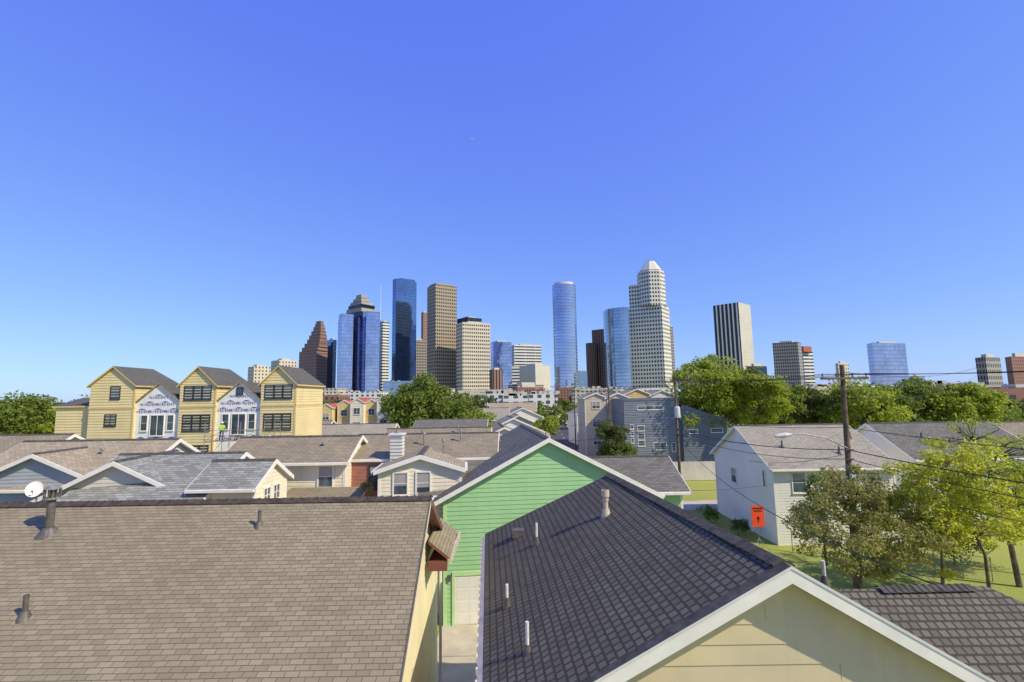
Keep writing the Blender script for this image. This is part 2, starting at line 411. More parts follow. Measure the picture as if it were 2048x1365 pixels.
    s.tube(c-Vector((0,0,.2)),c+ax*.26-Vector((0,0,.12)),.008,.008,'metal'); s.box(c+ax*.25-Vector((.02,.02,.14)),c+ax*.25+Vector((.02,.02,-.1)),'dmetal')
    s.build("satellite_dish",e)
left_house()

# ================================================================== FOREGROUND RIGHT HOUSE
def right_house():
    e=empty("charcoal_roofed_house",(3.5,12,0))
    O=Vector((3.5,12,0))
    def P(x,y,z): return Vector((x,y,z))-O
    RN=P(4.09,7.72,7.63);RF=P(3.14,16.35,7.64);EF=P(-1.07,17.9,5.38);EN=P(-.53,7.55,5.24);ENR=P(8.5,7.72,5.08);EFR=P(7.3,16.4,5.42)
    rb=MB(); rb.slab([EN,EF,RF,RN],.14,'sh_dark','white'); rb.slab([ENR,EFR,RF,RN],.14,'sh_dark','white')
    d=(RF-RN); L=d.length; d.normalize(); n=int(L/.2)
    for i in range(n):
        a=RN+d*(i*L/n); b=RN+d*((i+1.25)*L/n)
        for s_,ex in ((-1,Vector((-.17,0,-.085))),(1,Vector((.17,0,-.09)))):
            rb.face([a+Vector((0,0,.055)),b+Vector((0,0,.035)),b+ex+Vector((0,0,.035)),a+ex+Vector((0,0,.055))],'ridge')
            rb.face([a+Vector((0,0,.055)),a+ex+Vector((0,0,.055)),a+ex+Vector((0,0,.02)),a+Vector((0,0,.02))],'ridge')
    g0=EN;g1=EF
    for i in range(26):
        a=g0.lerp(g1,i/26)
        rb.box(a+Vector((-.13,0,-.14)),a+Vector((-.1,.035,-.01)),'white')
    rb.face([g0+Vector((-.1,0,-.02)),g1+Vector((-.1,0,-.02)),g1+Vector((-.1,0,-.13)),g0+Vector((-.1,0,-.13))],'white')
    rb.face([g0+Vector((-.1,0,-.13)),g1+Vector((-.1,0,-.13)),g1+Vector((0,0,-.13)),g0+Vector((0,0,-.13))],'white')
    rb.build("roof",e)
    t=MB()
    for E_ in (EN,ENR):
        y=P(0,7.52,0).y
        a=Vector((E_.x,y,E_.z+.0));b=Vector((RN.x,y,RN.z+.01))
        dn=Vector((0,0,-.24)); bk=Vector((0,.25,0))
        t.face([a,b,b+dn,a+dn],'white'); t.face([a,a+bk,b+bk,b],'ridge'); t.face([a+dn,b+dn,b+dn+bk,a+dn+bk],'white')
        up=Vector((0,-.012,.012)); t.face([a+up,b+up,b+up+Vector((0,0,-.045)),a+up+Vector((0,0,-.045))],'porcelain')
    t.build("rake_boards",e)
    w=MB(); y=P(0,7.86,0).y; ox=O.x
    zt_=7.63; mL=(zt_-5.24)/(4.09+.53); mR=(zt_-5.08)/(8.5-4.09); dz=-.2
    xl,xr=-.15-ox,8.1-ox; rx=4.09-ox
    siding(w,[(xl,2.06),(xr,2.06),(xr,zt_-mR*(xr-rx)+dz),(rx,zt_+dz),(xl,zt_-mL*(rx-xl)+dz)],(0,y,0),(1,0,0),(0,-1,0),'creamg',.29,.013)
    R=random.Random(5)
    for k in range(14):
        z=2.06+.29*(k+4); x=R.uniform(1,7)-ox
        if z<7.0-.55*abs(x-rx): w.box((x,y-.0150,z),(x+.005,y-.002,z+.27),'vpaint')
    A=P(-.2,7.9,0);B=P(-.72,17.5,0); d=(B-A).normalized(); siding(w,[(0,0),((B-A).length,0),((B-A).length,5.2),(0,5.0)],A,d,(-d.y,d.x,0),'creamg',.2)
    w.box(P(-.6,17.3,0),P(7.1,16.2,5.2),'creamg'); w.box(P(7.9,7.95,0),P(7.1,16.1,5.1),'creamg')
    w.build("walls",e)
    v=MB()
    def pipe(x,y,z,h,r,mat,base='dmetal',cap=False,bf=3.0):
        p=P(x,y,z)
        v.tube(p+Vector((0,0,-.12)),p+Vector((0,0,.12)),r*bf,r*1.4,base,16)
        v.tube(p,p+Vector((0,0,h)),r,r,mat,14)
        if cap: v.tube(p+Vector((0,0,h-.17)),p+Vector((0,0,h)),r*1.65,r*1.65,mat,16); v.tube(p+Vector((0,0,h-.28)),p+Vector((0,0,h-.2)),r*1.25,r*1.25,mat,16)
    pipe(2.41,13.2,7.12,.60,.062,'vpaint','vpaint',True,2.2); pipe(.6,14.0,6.22,.48,.032,'pvc'); pipe(-.2,11.35,5.66,.40,.032,'pvc'); pipe(.19,9.15,5.72,.50,.032,'pvc')
    pipe(7.35,12.1,5.75,.45,.04,'pvc')
    p=P(.1,15.6,6.0); v.box(p+Vector((-.18,-.18,-.1)),p+Vector((.18,.18,.12)),'dmetal')
    v.build("roof_vents",e)
    g=MB(); A=P(6.6,10.4,6.2);B=P(9.64,10.47,6.2);C=P(14,6.6,4.1);D=P(14,13.9,4.15);F=P(6.6,6.6,4.1);G=P(6.6,13.9,4.15)
    g.slab([F,C,B,A],.14,'sh_dark','white'); g.slab([C,D,B],.14,'sh_dark','white'); g.slab([G,D,B,A],.14,'sh_dark','white')
    for i in range(14):
        a=P(7.4,10.42,6.2).lerp(P(9.3,10.46,6.2),i/14); b=a+Vector((.16,0,0))
        for s_ in (-1,1): g.face([a+Vector((0,0,.06)),b+Vector((0,0,.04)),b+Vector((0,s_*.16,-.04)),a+Vector((0,s_*.16,-.02))],'ridge')
    g.box(P(8.3,7.2,0),P(13.6,13.4,4.1),'creamg')
    g.build("wing_roof",e)
right_house()

# ================================================================== GREEN HOUSE
def green_house():
    X0,Y0=1.65,23.3; w=9.9
    e=gable_house("green_siding_house",X0,Y0+.3,AX,w,11,5.46,.515,wall='green',roof='sh_green',oh=.5,og=.3,course=.2,trim='white',corners=False,
        wins=[])
    t=MB()
    for sx in (-1,1): t.box((sx*(w/2+.03),-.035,0),(sx*(w/2-.13),.1,5.4),'greent')
    x0,x1=-4.45,-2.0
    t.box((x0-.13,-.06,0),(x0,-.0,2.3),'greent');t.box((x1,-.06,0),(x1+.13,0,2.3),'greent');t.box((x0-.13,-.062,2.14),(x1+.13,-.001,2.32),'greent')
    t.box((x0,-.03,.03),(x1,0,2.14),'whitesid')
    for r in range(4):
        for c in range(4):
            a=x0+.06+c*(x1-x0-.06)/4; z=.07+r*.525
            t.box((a,-.036,z),(a+(x1-x0)/4-.1,-.029,z+.42),'whitesid')
    t.tube((x0+1.2,-.06,.9),(x0+1.3,-.06,.9),.015,.015,'dmetal')
    t.box((x0-.30,-.12,1.95),(x0-.2,-.0,2.15),'dmetal'); t.box((x0-.32,-.14,2.15),(x0-.18,0,2.18),'dmetal')
    t.build("garage_door_and_trim",e)
    g=gable_house("green_house_wing",-4.4,27.2,RX,5.6,12.6,5.55,.42,wall='green',roof='sh_green',oh=.4,og=.3,course=.2)
green_house()

# ================================================================== MIDDLE DISTANCE HOUSES
gable_house("bluegrey_gable_house",-24.2,25,AX,8.6,6,5.6,.46,wall='bluesid',roof='sh_tan',wins=[])
gable_house("tan_roof_house",-28.5,28.9,RX,7.6,8.6,6.0,.5,wall='ltsiding',roof='sh_tan')
gable_house("brown_roof_house",-44,35,RX,8,12.4,5.9,.5,wall='ltsiding',roof='sh_taupe')
gable_house("pale_gable_house",-17.9,22.3,AX,7.6,4.2,5.55,.5,wall='ltsiding',roof='sh_blue',wins=[('f',0,5.0,.9,1.2)])
gable_house("slate_roof_house",-19.5,24.6,RX,6.3,6.0,5.93,.5,wall='ltsiding',roof='sh_blue',og=.15,ridge='ridge',wins=[('b',0,5.4,.8,1.2)])
gable_house("small_cream_gable_house",-14,23.3,RX,3.0,2.6,6.45,.56,wall='creamw',roof='sh_blue',oh=.35,og=.2,wins=[('b',.45,5.75,.55,.95,2,3,0),('b',-.45,5.75,.55,.95,2,3,0)])
gable_house("cream_house",-15.4,28.2,RX,4.3,6.5,6.98,.48,wall='creamw',roof='sh_taupe',oh=.35,og=.25,wins=[('r',5.5,6.22,.72,1.05,1,2,.5),('r',2.4,6.22,.72,1.05,1,2,.4),('b',.3,5.9,.7,1.0)])
e=gable_house("brick_house",-9.3,30.2,RX,6.0,8.2,6.95,.36,wall='creamw',roof='sh_taupe',oh=.15,og=.2)
b=MB(); b.box((2.99,.2,0),(3.14,2.75,6.78),'brick'); window(b,(3.14,1.75,6.0),(0,1,0),(1,0,0),.62,1.15,1,2,'frame',blind=.3); b.build("brick_front",e)
e=gable_house("bay_gable_house",-4.6,24.3,AX,4.0,6,6.78,.32,wall='creamw',roof='sh_tan',oh=.2,og=.25,wins=[('f',-.95,6.1,.62,1.0,1,2,.6),('f',.15,6.1,.62,1.0,1,2,.7)])
c=MB(); c.box((-6.7,26.7,5.5),(-6.05,27.3,8.25),'whitesid')
for i in range(13): c.box((-6.72,26.68,5.9+i*.18),(-6.03,27.32,5.915+i*.18),'dmetal')
c.box((-6.78,26.62,8.25),(-5.97,27.38,8.33),'white'); c.tube((-6.38,27,8.33),(-6.38,27,8.5),.12,.12,'metal')
c.build("sided_chimney")
q=MB(); q.slab([(-11.6,22.9,5.0),(-7.6,22.9,5.0),(-7.6,25.9,5.7),(-11.6,25.9,5.7)],.12,'sh_taupe','white'); q.box((-11.4,23.2,0),(-7.8,25.9,4.95),'creamw'); q.build("porch_roof")
gable_house("rear_grey_house",-11.3,45,RX,8,9,5.6,.44,wall='ltsiding',roof='sh_taupe')
gable_house("rear_low_house",-12.5,38,RX,7,9,5.7,.44,wall='ltsiding',roof='sh_grey')
for (x,y,w,L,ze,ro,wa,rot) in [(-2,40,8,9,5.2,'sh_grey','whitesid',AX),(-1,54,8,9,5.0,'sh_taupe','ltsiding',AX),(0,68,8,9,5.4,'sh_blue','whitesid',AX),(1,84,8,9,5.2,'sh_grey','beige',AX),(-14,56,8,11,4.6,'sh_taupe','ltsiding',RX),(-26,62,8,11,5.2,'sh_grey','ltsiding',RX),(-14,72,8,10,5.2,'sh_green','whitesid',RX),(-38,70,8,12,5.4,'sh_taupe','beige',RX),(-11,96,9,10,6,'sh_grey','whitesid',RX),(2,104,8,10,6,'sh_blue','whitesid',AX),(-36,96,9,12,6,'sh_tan','ltsiding',RX),(18,104,9,9,6.4,'sh_grey','whitesid',AX),(-30,120,9,12,6.4,'sh_grey','whitesid',RX),(-6,132,9,12,6.6,'sh_tan','whitesid',RX)]:
    gable_house("street_house",x,y,rot,w,L,ze,.45,wall=wa,roof=ro,wins=[('f',-1.6,ze-1.4,.9,1.2),('f',1.6,ze-1.4,.9,1.2)] if rot==AX else [('r',3,ze-1.4,.9,1.2),('r',7,ze-1.4,.9,1.2)],course=.3)
for i,(px,wa,ro,z) in enumerate([(-34.5,'ochre','redroof',9.4),(-31.5,'ochre','redroof',10.0),(-28.8,'creamw','redroof',10.3),(-26.4,'ochre','sh_grey',10.1),(-23.9,'whitesid','sh_grey',10.6),(-21.4,'greent','sh_grey',9.8)]):
    gable_house("terrace_house",px,90+i%2,0,2.4,8,z-.6,.62,wall=wa,roof=ro,oh=.15,og=.1,wins=[('f',0,z-2.2,1.1,1.1,2,2),('f',0,z-4.8,1.3,1.3,2,2)],course=.5)
for (x,y,w,z,wa,ro) in [(13.6,80,3.6,10.2,'beige','sh_grey'),(17.2,80,3.8,10.1,'beige','sh_grey'),(23,90,5,10.6,'ochre','sh_grey'),(27.6,90,4.4,10.4,'whitesid','sh_grey')]:
    gable_house("three_storey_townhouse",x,y,AX*0,w,9,z-.3,.42,wall=wa,roof=ro,oh=.25,og=.2,wins=[('f',0,z-1.5,1.2,1.1,2,2),('f',0,z-4.4,1.2,1.3,2,2),('f',0,z-7.2,1.2,1.3,2,2),('l',4,z-2,.9,1.1)],course=.4)

# right-hand white houses
gable_house("white_brick_house",17.75,38.8,RX,9.6,8.3,5.05,.52,wall='whitesid',front='whitestuc',roof='sh_grey',oh=.35,og=.3,
    wins=[('r',1.7,4.1,.85,1.25,1,2,.4),('r',4.3,4.2,.6,.9,1,2,.3),('f',3.6,4.2,.25,1.1,1,1,0),('f',-1.2,3.7,.8,1.1,1,2,.5),('r',6.8,4.1,.85,1.25,1,2,.3),('r',3.0,1.4,.9,1.3)])
gable_house("grey_roof_white_house",29.0,40,RX,8.4,9.4,5.3,.52,wall='whitesid',front='whitestuc',roof='sh_green',oh=.35,og=.3,wins=[('r',2,4.4,.85,1.2),('r',6,4.4,.85,1.2)])
gable_house("white_side_house",39.6,40.5,RX,8.4,10,5.3,.5,wall='whitesid',front='whitestuc',roof='sh_taupe',oh=.35,og=.3,wins=[('r',2,4.4,.85,1.2)])
v=MB()
for x,y,z in ((19.6,36,6.3),(23.2,35.2,5.9),(25.3,37,6.8),(31.5,38,6.55),(35,38.5,6.9),(33.0,37.3,6.1)):
    v.tube((x,y,z-.1),(x,y,z+.45),.06,.06,'dmetal'); v.tube((x,y,z-.1),(x,y,z+.12),.16,.09,'dmetal')
for x,y,z,h in ((-5.2,28.6,7.7,.5),(-3.9,27.4,7.3,.6),(-3.1,29,7.9,.4),(-10.5,27.2,7.5,.35),(-23,27.5,7.3,.4),(-8,43,7,.5),(-5,44,7.2,.5)):
    v.tube((x,y,z-.15),(x,y,z+h),.05,.05,'metal'); v.tube((x,y,z+h-.05),(x,y,z+h+.06),.12,.1,'metal')
v.build("plumbing_vents")

# ================================================================== HOUSES UNDER CONSTRUCTION
def text_mesh(txt,size):
    cu=bpy.data.curves.new("t",'FONT'); cu.body=txt; cu.size=size; cu.align_x='CENTER'; cu.resolution_u=1
    o=bpy.data.objects.new("t",cu); scene.collection.objects.link(o); dg=bpy.context.evaluated_depsgraph_get()
    me=bpy.data.meshes.new_from_object(o.evaluated_get(dg)); V=[v.co.copy() for v in me.vertices]; F=[tuple(p.vertices) for p in me.polygons]
    bpy.data.objects.remove(o); bpy.data.meshes.remove(me); return V,F
def construction():
    e=empty("townhouses_under_construction",(-33,50,0)); ox,oy=-33,50
    def P(x,y,z): return (x-ox,y-oy,z)
    w=MB(); wn=MB(); rf=MB()
    def tower(cx,hw,y0,dep,zw,zp,mat='yellow'):
        siding(w,[(-hw,0),(hw,0),(hw,zw),(0,zp-.1),(-hw,zw)],P(cx,y0,0),(1,0,0),(0,-1,0),mat,.28,.035)
        siding(w,[(0,0),(dep,0),(dep,zw),(0,zw)],P(cx+hw,y0,0),(0,1,0),(1,0,0),mat,.28,.035)
        siding(w,[(0,0),(dep,0),(dep,zw),(0,zw)],P(cx-hw,y0,0),(0,1,0),(-1,0,0),mat,.28,.035)
        siding(w,[(-hw,0),(hw,0),(hw,zw),(-hw,zw)],P(cx,y0+dep,0),(1,0,0),(0,1,0),mat,.28,.035)
        m=(zp-zw)/hw; h=hw+.25
        ze=zp-m*h+.1; zr=zp+.1
        for s_ in (-1,1):
            rf.slab([P(cx+s_*h,y0-.25,ze),P(cx+s_*h,y0+dep+.25,ze),P(cx,y0+dep-1.6,zr),P(cx,y0-.25,zr)],.14,'sh_constr','ochre')
        rf.slab([P(cx-h,y0+dep+.25,ze-.003),P(cx+h,y0+dep+.25,ze-.003),P(cx,y0+dep-1.6,zr-.003)],.14,'sh_constr','ochre')
    tower(-41.2,2.3,50,7,12.1,13.95); tower(-32.4,1.85,50,7,12.0,13.8); tower(-24.1,1.8,50,7,12.0,13.75)
    siding(w,[(0,0),(3.9,0),(3.9,10.0),(0,10.0)],P(-47.4,50.6,0),(1,0,0),(0,-1,0),'yellow',.28,.035); w.box(P(-47.4,50.65,0),P(-43.4,57,9.99),'yellow')
    rf.slab([P(-47.7,50.4,10.0),P(-43.5,50.4,10.0),P(-43.5,54,10.9),P(-47.7,54,10.9)],.15,'sh_constr','ochre')
    w.box(P(-46.2,54.5,0),P(-43.4,58,12.3),'yellow'); rf.slab([P(-46.6,54,12.3),P(-43,54,12.3),P(-43,56.2,13.0),P(-46.6,56.2,13.0)],.15,'sh_constr','ochre')
    window(wn,P(-44.4,54.5,11.6),(1,0,0),(0,-1,0),1.0,1.1,1,2,'frame')
    V,F=text_mesh("NORDEN'S",.40)
    lg=MB()
    for cx,x0,x1 in ((-36.6,-38.95,-34.2),(-28.2,-30.6,-25.85)):
        y=50.25; hw=(x1-x0)/2; c=(x0+x1)/2
        w.face([P(x0,y,0),P(x1,y,0),P(x1,y,10.3),P(c,y,12.1),P(x0,y,10.3)],'wrap')
        rf.slab([P(x0-.05,y-.2,10.25),P(x0-.05,y+6,10.25),P(c,y+6,12.25),P(c,y-.2,12.25)],.13,'sh_constr','plank')
        rf.slab([P(x1+.05,y-.2,10.25),P(x1+.05,y+6,10.25),P(c,y+6,12.25),P(c,y-.2,12.25)],.13,'sh_constr','plank')
        for r in range(8):
            z=6.3+r*.72
            for k in range(3):
                xx=x0+.75+k*1.6+(.7 if r%2 else 0)+random.uniform(-.05,.05)
                if xx>x1-.6 or (z>10 and abs(xx-c)>(12.0-z)/1.8*hw-.6): continue
                if 7.0<z<9.0 and abs(xx-c)<1.9: continue
                ang=random.uniform(-.05,.05)
                for f_ in F: lg.face([P(xx+V[i].x*math.cos(ang)-V[i].y*math.sin(ang),y-.02,z+V[i].y) for i in f_],'wraplogo')
                lg.face([P(xx-.42,y-.02,z+.34),P(xx+.42,y-.02,z+.34),P(xx,y-.02,z+.46)],'wraplogo')
        for xx,ww,zz,hh in ((c-1.35,.62,8.15,1.5),(c+1.35,.62,8.15,1.5),(c,1.35,7.9,2.0)):
            window(wn,P(xx,y,zz),(1,0,0),(0,-1,0),ww,hh,2 if ww>1 else 1,1 if ww>1 else 2,'white')
        if cx>-30: window(wn,P(c,y,11.3),(1,0,0),(0,-1,0),.55,.6,1,1,'frame')
    lg.build("wrap_print",e)
    for cx in (-32.4,-24.1):
        window(wn,P(cx,50,11.15),(1,0,0),(0,-1,0),2.7,1.35,3,2,'frame',mull=.1,blind=0); window(wn,P(cx,50,8.1),(1,0,0),(0,-1,0),2.7,1.55,3,2,'frame',mull=.1,blind=0)
        window(wn,P(cx,50,5.0),(1,0,0),(0,-1,0),2.7,1.55,3,2,'frame',mull=.1,blind=0)
    window(wn,P(-40.9,50,11.3),(1,0,0),(0,-1,0),.9,1.2,1,2,'frame'); window(wn,P(-41.2,50,8.5),(1,0,0),(0,-1,0),1.1,1.1,2,2,'frame')
    for cx,hw in ((-41.2,2.3),(-32.4,1.85),(-24.1,1.8)):
        w.box(P(cx-hw-.04,49.93,9.65),P(cx+hw+.04,50.0,9.85),'ochre'); w.box(P(cx+hw,49.93,9.652),P(cx+hw+.06,57,9.852),'ochre')
        w.box(P(cx+hw-.12,49.94,0),P(cx+hw+.045,50.12,12),'ochre')
    w.build("walls",e); wn.build("windows",e); rf.build("roofs",e)
    s=MB()
    X=[-29.6,-27.9,-26.2,-24.5,-22.9]
    for x in X:
        for y in (47.0,48.2): s.tube((x,y,0),(x,y,8.2),.03,.03,'metal',6)
        for z in (2.4,4.4,6.4,7.4): s.tube((x,47,z),(x,48.2,z),.025,.025,'metal',6)
    for a,b_ in zip(X,X[1:]):
        for z in (7.0,7.5): s.tube((a,47,z),(b_,47,z),.022,.022,'metal',6)
        s.tube((a,47,4.4),(b_,47,6.4),.02,.02,'metal',6); s.tube((a,47,6.5),(b_,47,7.5),.018,.018,'metal',6)
        for k in range(4): s.box((a-.1,47.05+k*.28,6.42),(b_+.1,47.3+k*.28,6.47),'plank')
    s.box((-26.9,47.2,6.48),(-25.9,47.9,6.75),'plank'); s.box((-24.3,47.3,6.48),(-23.6,47.8,6.9),'whitesid')
    s.build("scaffold")
construction()

def worker(x,y,z):
    J={}; V=[];R=[];E=[]
    def add(k,p,r,par=None):
        J[k]=len(V); V.append(p); R.append(r)
        if par: E.append((J[par],J[k]))
    add('pel',(0,0,.95),.15); add('waist',(0,0,1.1),.14,'pel'); add('chest',(0,-.02,1.32),.17,'waist'); add('neck0',(0,-.03,1.47),.08,'chest'); add('neck',(0,-.04,1.53),.055,'neck0'); add('head',(0,-.06,1.62),.085,'neck'); add('crown',(0,-.05,1.72),.085,'head')
    for s,n in ((1,'R'),(-1,'L')):
        fy=-.08 if s==1 else .1
        add('hip'+n,(s*.1,0,.9),.105,'pel'); add('kn'+n,(s*.12,fy-.03,.5),.07,'hip'+n); add('an'+n,(s*.13,fy+.03,.1),.045,'kn'+n); add('toe'+n,(s*.15,fy-.13,.05),.04,'an'+n)
        add('sh'+n,(s*.19,-.02,1.42),.065,'chest'); add('el'+n,(s*.27,-.02 if s==1 else -.12,1.15),.045,'sh'+n)
        w=(.24*s,-.25,1.03) if s==1 else (.16*s,-.36,1.2)
        add('wr'+n,w,.03,'el'+n); add('pa'+n,(w[0],w[1]-.08,w[2]-.01),.034,'wr'+n)
        for i in range(4):
            b=(w[0]+(i-1.5)*.02,w[1]-.12,w[2]-.015); L_=(.03,.038,.036,.026)[i]
            add('f%d'%i+n,b,.010,'pa'+n); add('g%d'%i+n,(b[0],b[1]-L_,b[2]-.012),.009,'f%d'%i+n); add('h%d'%i+n,(b[0],b[1]-L_*1.5,b[2]-.035),.008,'g%d'%i+n)
        add('t0'+n,(w[0]-s*.035,w[1]-.06,w[2]),.011,'pa'+n); add('t1'+n,(w[0]-s*.06,w[1]-.10,w[2]-.01),.009,'t0'+n)
    me=bpy.data.meshes.new("body"); me.from_pydata(V,E,[]); o=bpy.data.objects.new("body",me); scene.collection.objects.link(o)
    sk=o.modifiers.new("s",'SKIN')
    for i,r in enumerate(R): me.skin_vertices[0].data[i].radius=(r,r*.85 if r>.1 else r)
    me.skin_vertices[0].data[0].use_root=True
    o.modifiers.new("u",'SUBSURF').levels=1
    dg=bpy.context.evaluated_depsgraph_get(); m2=bpy.data.meshes.new_from_object(o.evaluated_get(dg)); bpy.data.objects.remove(o)
    for k in ('skin','lime','denim','dmetal'): m2.materials.append(M[k])
    for p in m2.polygons:
        c=p.center; k=0
        if c.z<.09: k=3
        elif c.z<.98: k=2 if abs(c.x)<.21 and c.y>-.22 else 0
        elif c.z<1.49 and (abs(c.x)<.2 and c.y>-.2 or c.z>1.2 and c.y>-.2): k=1
        p.material_index=k; p.use_smooth=True
    e=empty("construction_worker",(x,y,z),.5)
    b=bpy.data.objects.new("body",m2); scene.collection.objects.link(b); b.parent=e
    h=MB()
    for k in range(5):
        a0=k/5*math.pi/2;a1=(k+1)/5*math.pi/2
        for i in range(16):
            t0=i/16*6.283;t1=(i+1)/16*6.283
            def S(a,t): return (math.cos(a)*math.cos(t)*.125,-.055+math.cos(a)*math.sin(t)*.14,1.70+math.sin(a)*.125)
            h.face([S(a0,t0),S(a0,t1),S(a1,t1),S(a1,t0)],'hat',smooth=True)
    h.tube((0,-.08,1.69),(0,-.08,1.705),.16,.155,'hat',16); h.build("hard_hat",e)
    f=MB(); f.tube((0,-.14,1.63),(0,-.175,1.615),.012,.016,'skin',6)
    for s in (-1,1): f.tube((s*.035,-.135,1.65),(s*.035,-.150,1.65),.012,.010,'frame',6); f.tube((s*.095,-.05,1.63),(s*.108,-.05,1.63),.028,.022,'skin',8)
    f.tube((-.025,-.142,1.585),(.025,-.142,1.585),.007,.007,'maroon',6); f.build("face",e)
worker(-28.3,47.55,6.47)

# ================================================================== MODERN BLUE BUILDING, FENCES
def modern():
    e=empty("blue_modern_house",(22,72,0))
    def P(x,y,z): return (x-22,y-72,z)
    w=MB()
    siding(w,[(0,0),(8.2,0),(8.2,9.65),(0,9.4)],P(16.3,72,0),(1,0,0),(0,-1,0),'modern2',.35,.05)
    w.box(P(16.3,72.05,0),P(24.5,82,9.4),'modern')
    siding(w,[(0,0),(6.4,0),(6.4,6.6),(0,8.8)],P(24.5,71,0),(1,0,0),(0,-1,0),'modern',.35,.05)
    w.box(P(24.5,71.05,0),P(30.9,82,6.5),'modern'); w.box(P(16.2,71.9,9.4),P(24.6,82.1,9.75),'modern')
    siding(w,[(0,0),(10,0),(10,9.4),(0,9.4)],P(16.28,72,0),(0,1,0),(-1,0,0),'modern2',.35,.05)
    w.build("walls",e)
    n=MB()
    window(n,P(20.2,72,8.35),(1,0,0),(0,-1,0),3.7,.5,3,1,'white',blind=0)
    for x,z,ww,hh in ((17.4,5.6,.35,.6),(17.4,4.6,.35,.6),(17.4,3.6,.35,.6),(18.7,5.4,.9,.7),(18.7,4.2,.9,.9),(18.7,3.2,.9,.7)): window(n,P(x,72,z),(1,0,0),(0,-1,0),ww,hh,1,1,'white',blind=0)
    window(n,P(26.0,71,4.9),(1,0,0),(0,-1,0),1.2,.5,1,1,'white',blind=0); window(n,P(29.4,71,5.0),(1,0,0),(0,-1,0),1.6,.5,1,1,'white',blind=0); window(n,P(23.4,72,2.6),(1,0,0),(0,-1,0),.5,1.2,1,1,'white',blind=0); window(n,P(21.4,72,2.8),(1,0,0),(0,-1,0),1.8,1.0,2,1,'white',blind=0)
    n.build("windows",e)
modern()
f=MB()
for i in range(74):
    x=12.6+i*.17; f.box((x,59,0.05),(x+.155,59.03,2.25+.02*math.sin(i*1.7)),'fence')
for z in (.5,1.8): f.box((12.6,59.03,z),(25.2,59.08,z+.09),'fence')
f.build("board_fence")
f=MB()
p0=Vector((17.9,32.6,0));p1=Vector((25.5,27.2,0))
for i in range(9):
    a=p0.lerp(p1,i/8); f.tube(a,a+Vector((0,0,1.25)),.025,.025,'metal',6)
f.tube(p0+Vector((0,0,1.22)),p1+Vector((0,0,1.22)),.018,.018,'metal',6)
L=(p1-p0).length; n=int(L/.14)
for i in range(n):
    for s_ in (0,1):
        a=p0.lerp(p1,i/n); b_=p0.lerp(p1,min(1,max(0,(i+(8 if s_ else -8))/n)))
        f.tube(a+Vector((0,0,.05)),b_+Vector((0,0,1.2)),.004,.004,'metal',3,False)
f.build("chain_link_fence")
s=MB()
s.box((15.6,32.98,1.5),(16.42,33.0,2.84),'orange')
s.box((15.68,32.972,2.62),(16.34,32.979,2.70),'black'); s.box((15.74,32.972,2.47),(16.28,32.979,2.54),'black')
s.face([(15.88,32.975,1.98),(16.14,32.975,1.98),(16.01,32.975,2.2)],'black'); s.box((15.975,32.972,1.78),(16.045,32.979,1.985),'black')
s.tube((16.01,33.05,.3),(16.01,33.05,2.8),.02,.02,'metal',6)
for dx,dy in ((-.55,-.4),(.55,-.4),(-.5,.5),(.5,.5)): s.tube((16.01,33.05,.75),(16.01+dx,33.05+dy,.02),.018,.018,'metal',6)
s.build("orange_road_work_sign")

# ================================================================== POLES AND WIRES
def pole(name,x,y,h,arm=True,armz=None,lean=0,trans=False,lamp=False,r=.16):
    s=MB()
    for k in range(6):
        a=k/6;b_=(k+1)/6
        s.tube((x+lean*a,y,h*a),(x+lean*b_,y,h*b_),r*(1-.35*a),r*(1-.35*b_),'wood',12,k==5)
    if arm:
        az=armz or h-.7; s.box((x+lean-1.3,y-.18,az-.06),(x+lean+1.3,y-.07,az+.06),'wood')
        for dx in (-1.2,-.45,.45,1.2):
            s.tube((x+lean+dx,y-.12,az+.06),(x+lean+dx,y-.12,az+.2),.03,.03,'dmetal',6); s.tube((x+lean+dx,y-.12,az+.16),(x+lean+dx,y-.12,az+.27),.055,.04,'dmetal',8)
        for sx in (-1,1): s.tube((x+lean+sx*.7,y-.13,az-.05),(x+lean,y-.13,az-.75),.018,.018,'dmetal',5)
    if trans:
        s.tube((x-.05,y-.42,trans-.5),(x-.05,y-.42,trans+.45),.25,.25,'porcelain',16); s.tube((x-.05,y-.42,trans+.45),(x-.05,y-.42,trans+.53),.25,.12,'porcelain',16)
        for dx in (-.12,.12): s.tube((x-.05+dx,y-.42,trans+.5),(x-.05+dx,y-.42,trans+.75),.03,.02,'maroon',8)
        s.box((x-.05,y-.25,trans-.2),(x+.03,y,trans+.2),'dmetal')
    if lamp:
        pts=[(x+lean*.6,y-.1,7.15),(x-1.0,y-.1,7.75),(x-2.2,y-.1,7.98),(x-3.0,y-.1,7.95)]
        for a,b_ in zip(pts,pts[1:]): s.tube(a,b_,.035,.035,'metal',8)
        s.tube((x-2.85,y-.1,7.95),(x-3.2,y-.1,7.93),.07,.14,'porcelain',12); s.tube((x-3.2,y-.1,7.93),(x-3.75,y-.1,7.88),.14,.09,'porcelain',12); s.tube((x-3.35,y-.1,7.88),(x-3.35,y-.1,7.76),.13,.07,'porcelain',12)
        s.tube((x+.18,y-.1,0),(x+.18+lean*.4,y-.1,6.0),.03,.03,'metal',6); s.box((x+.05,y-.32,5.6),(x+.3,y-.16,6.2),'porcelain')
    for z in (7.1,6.6): s.box((x+lean*.6-.2,y-.2,z-.03),(x+lean*.6+.2,y-.12,z+.03),'dmetal')
    s.build(name)
pole("utility_pole",17.95,26.8,11.7,armz=10.95,lean=.3,lamp=True,r=.18)
pole("utility_pole",15.2,45.5,12.3,armz=11.4,trans=8.6,r=.14)
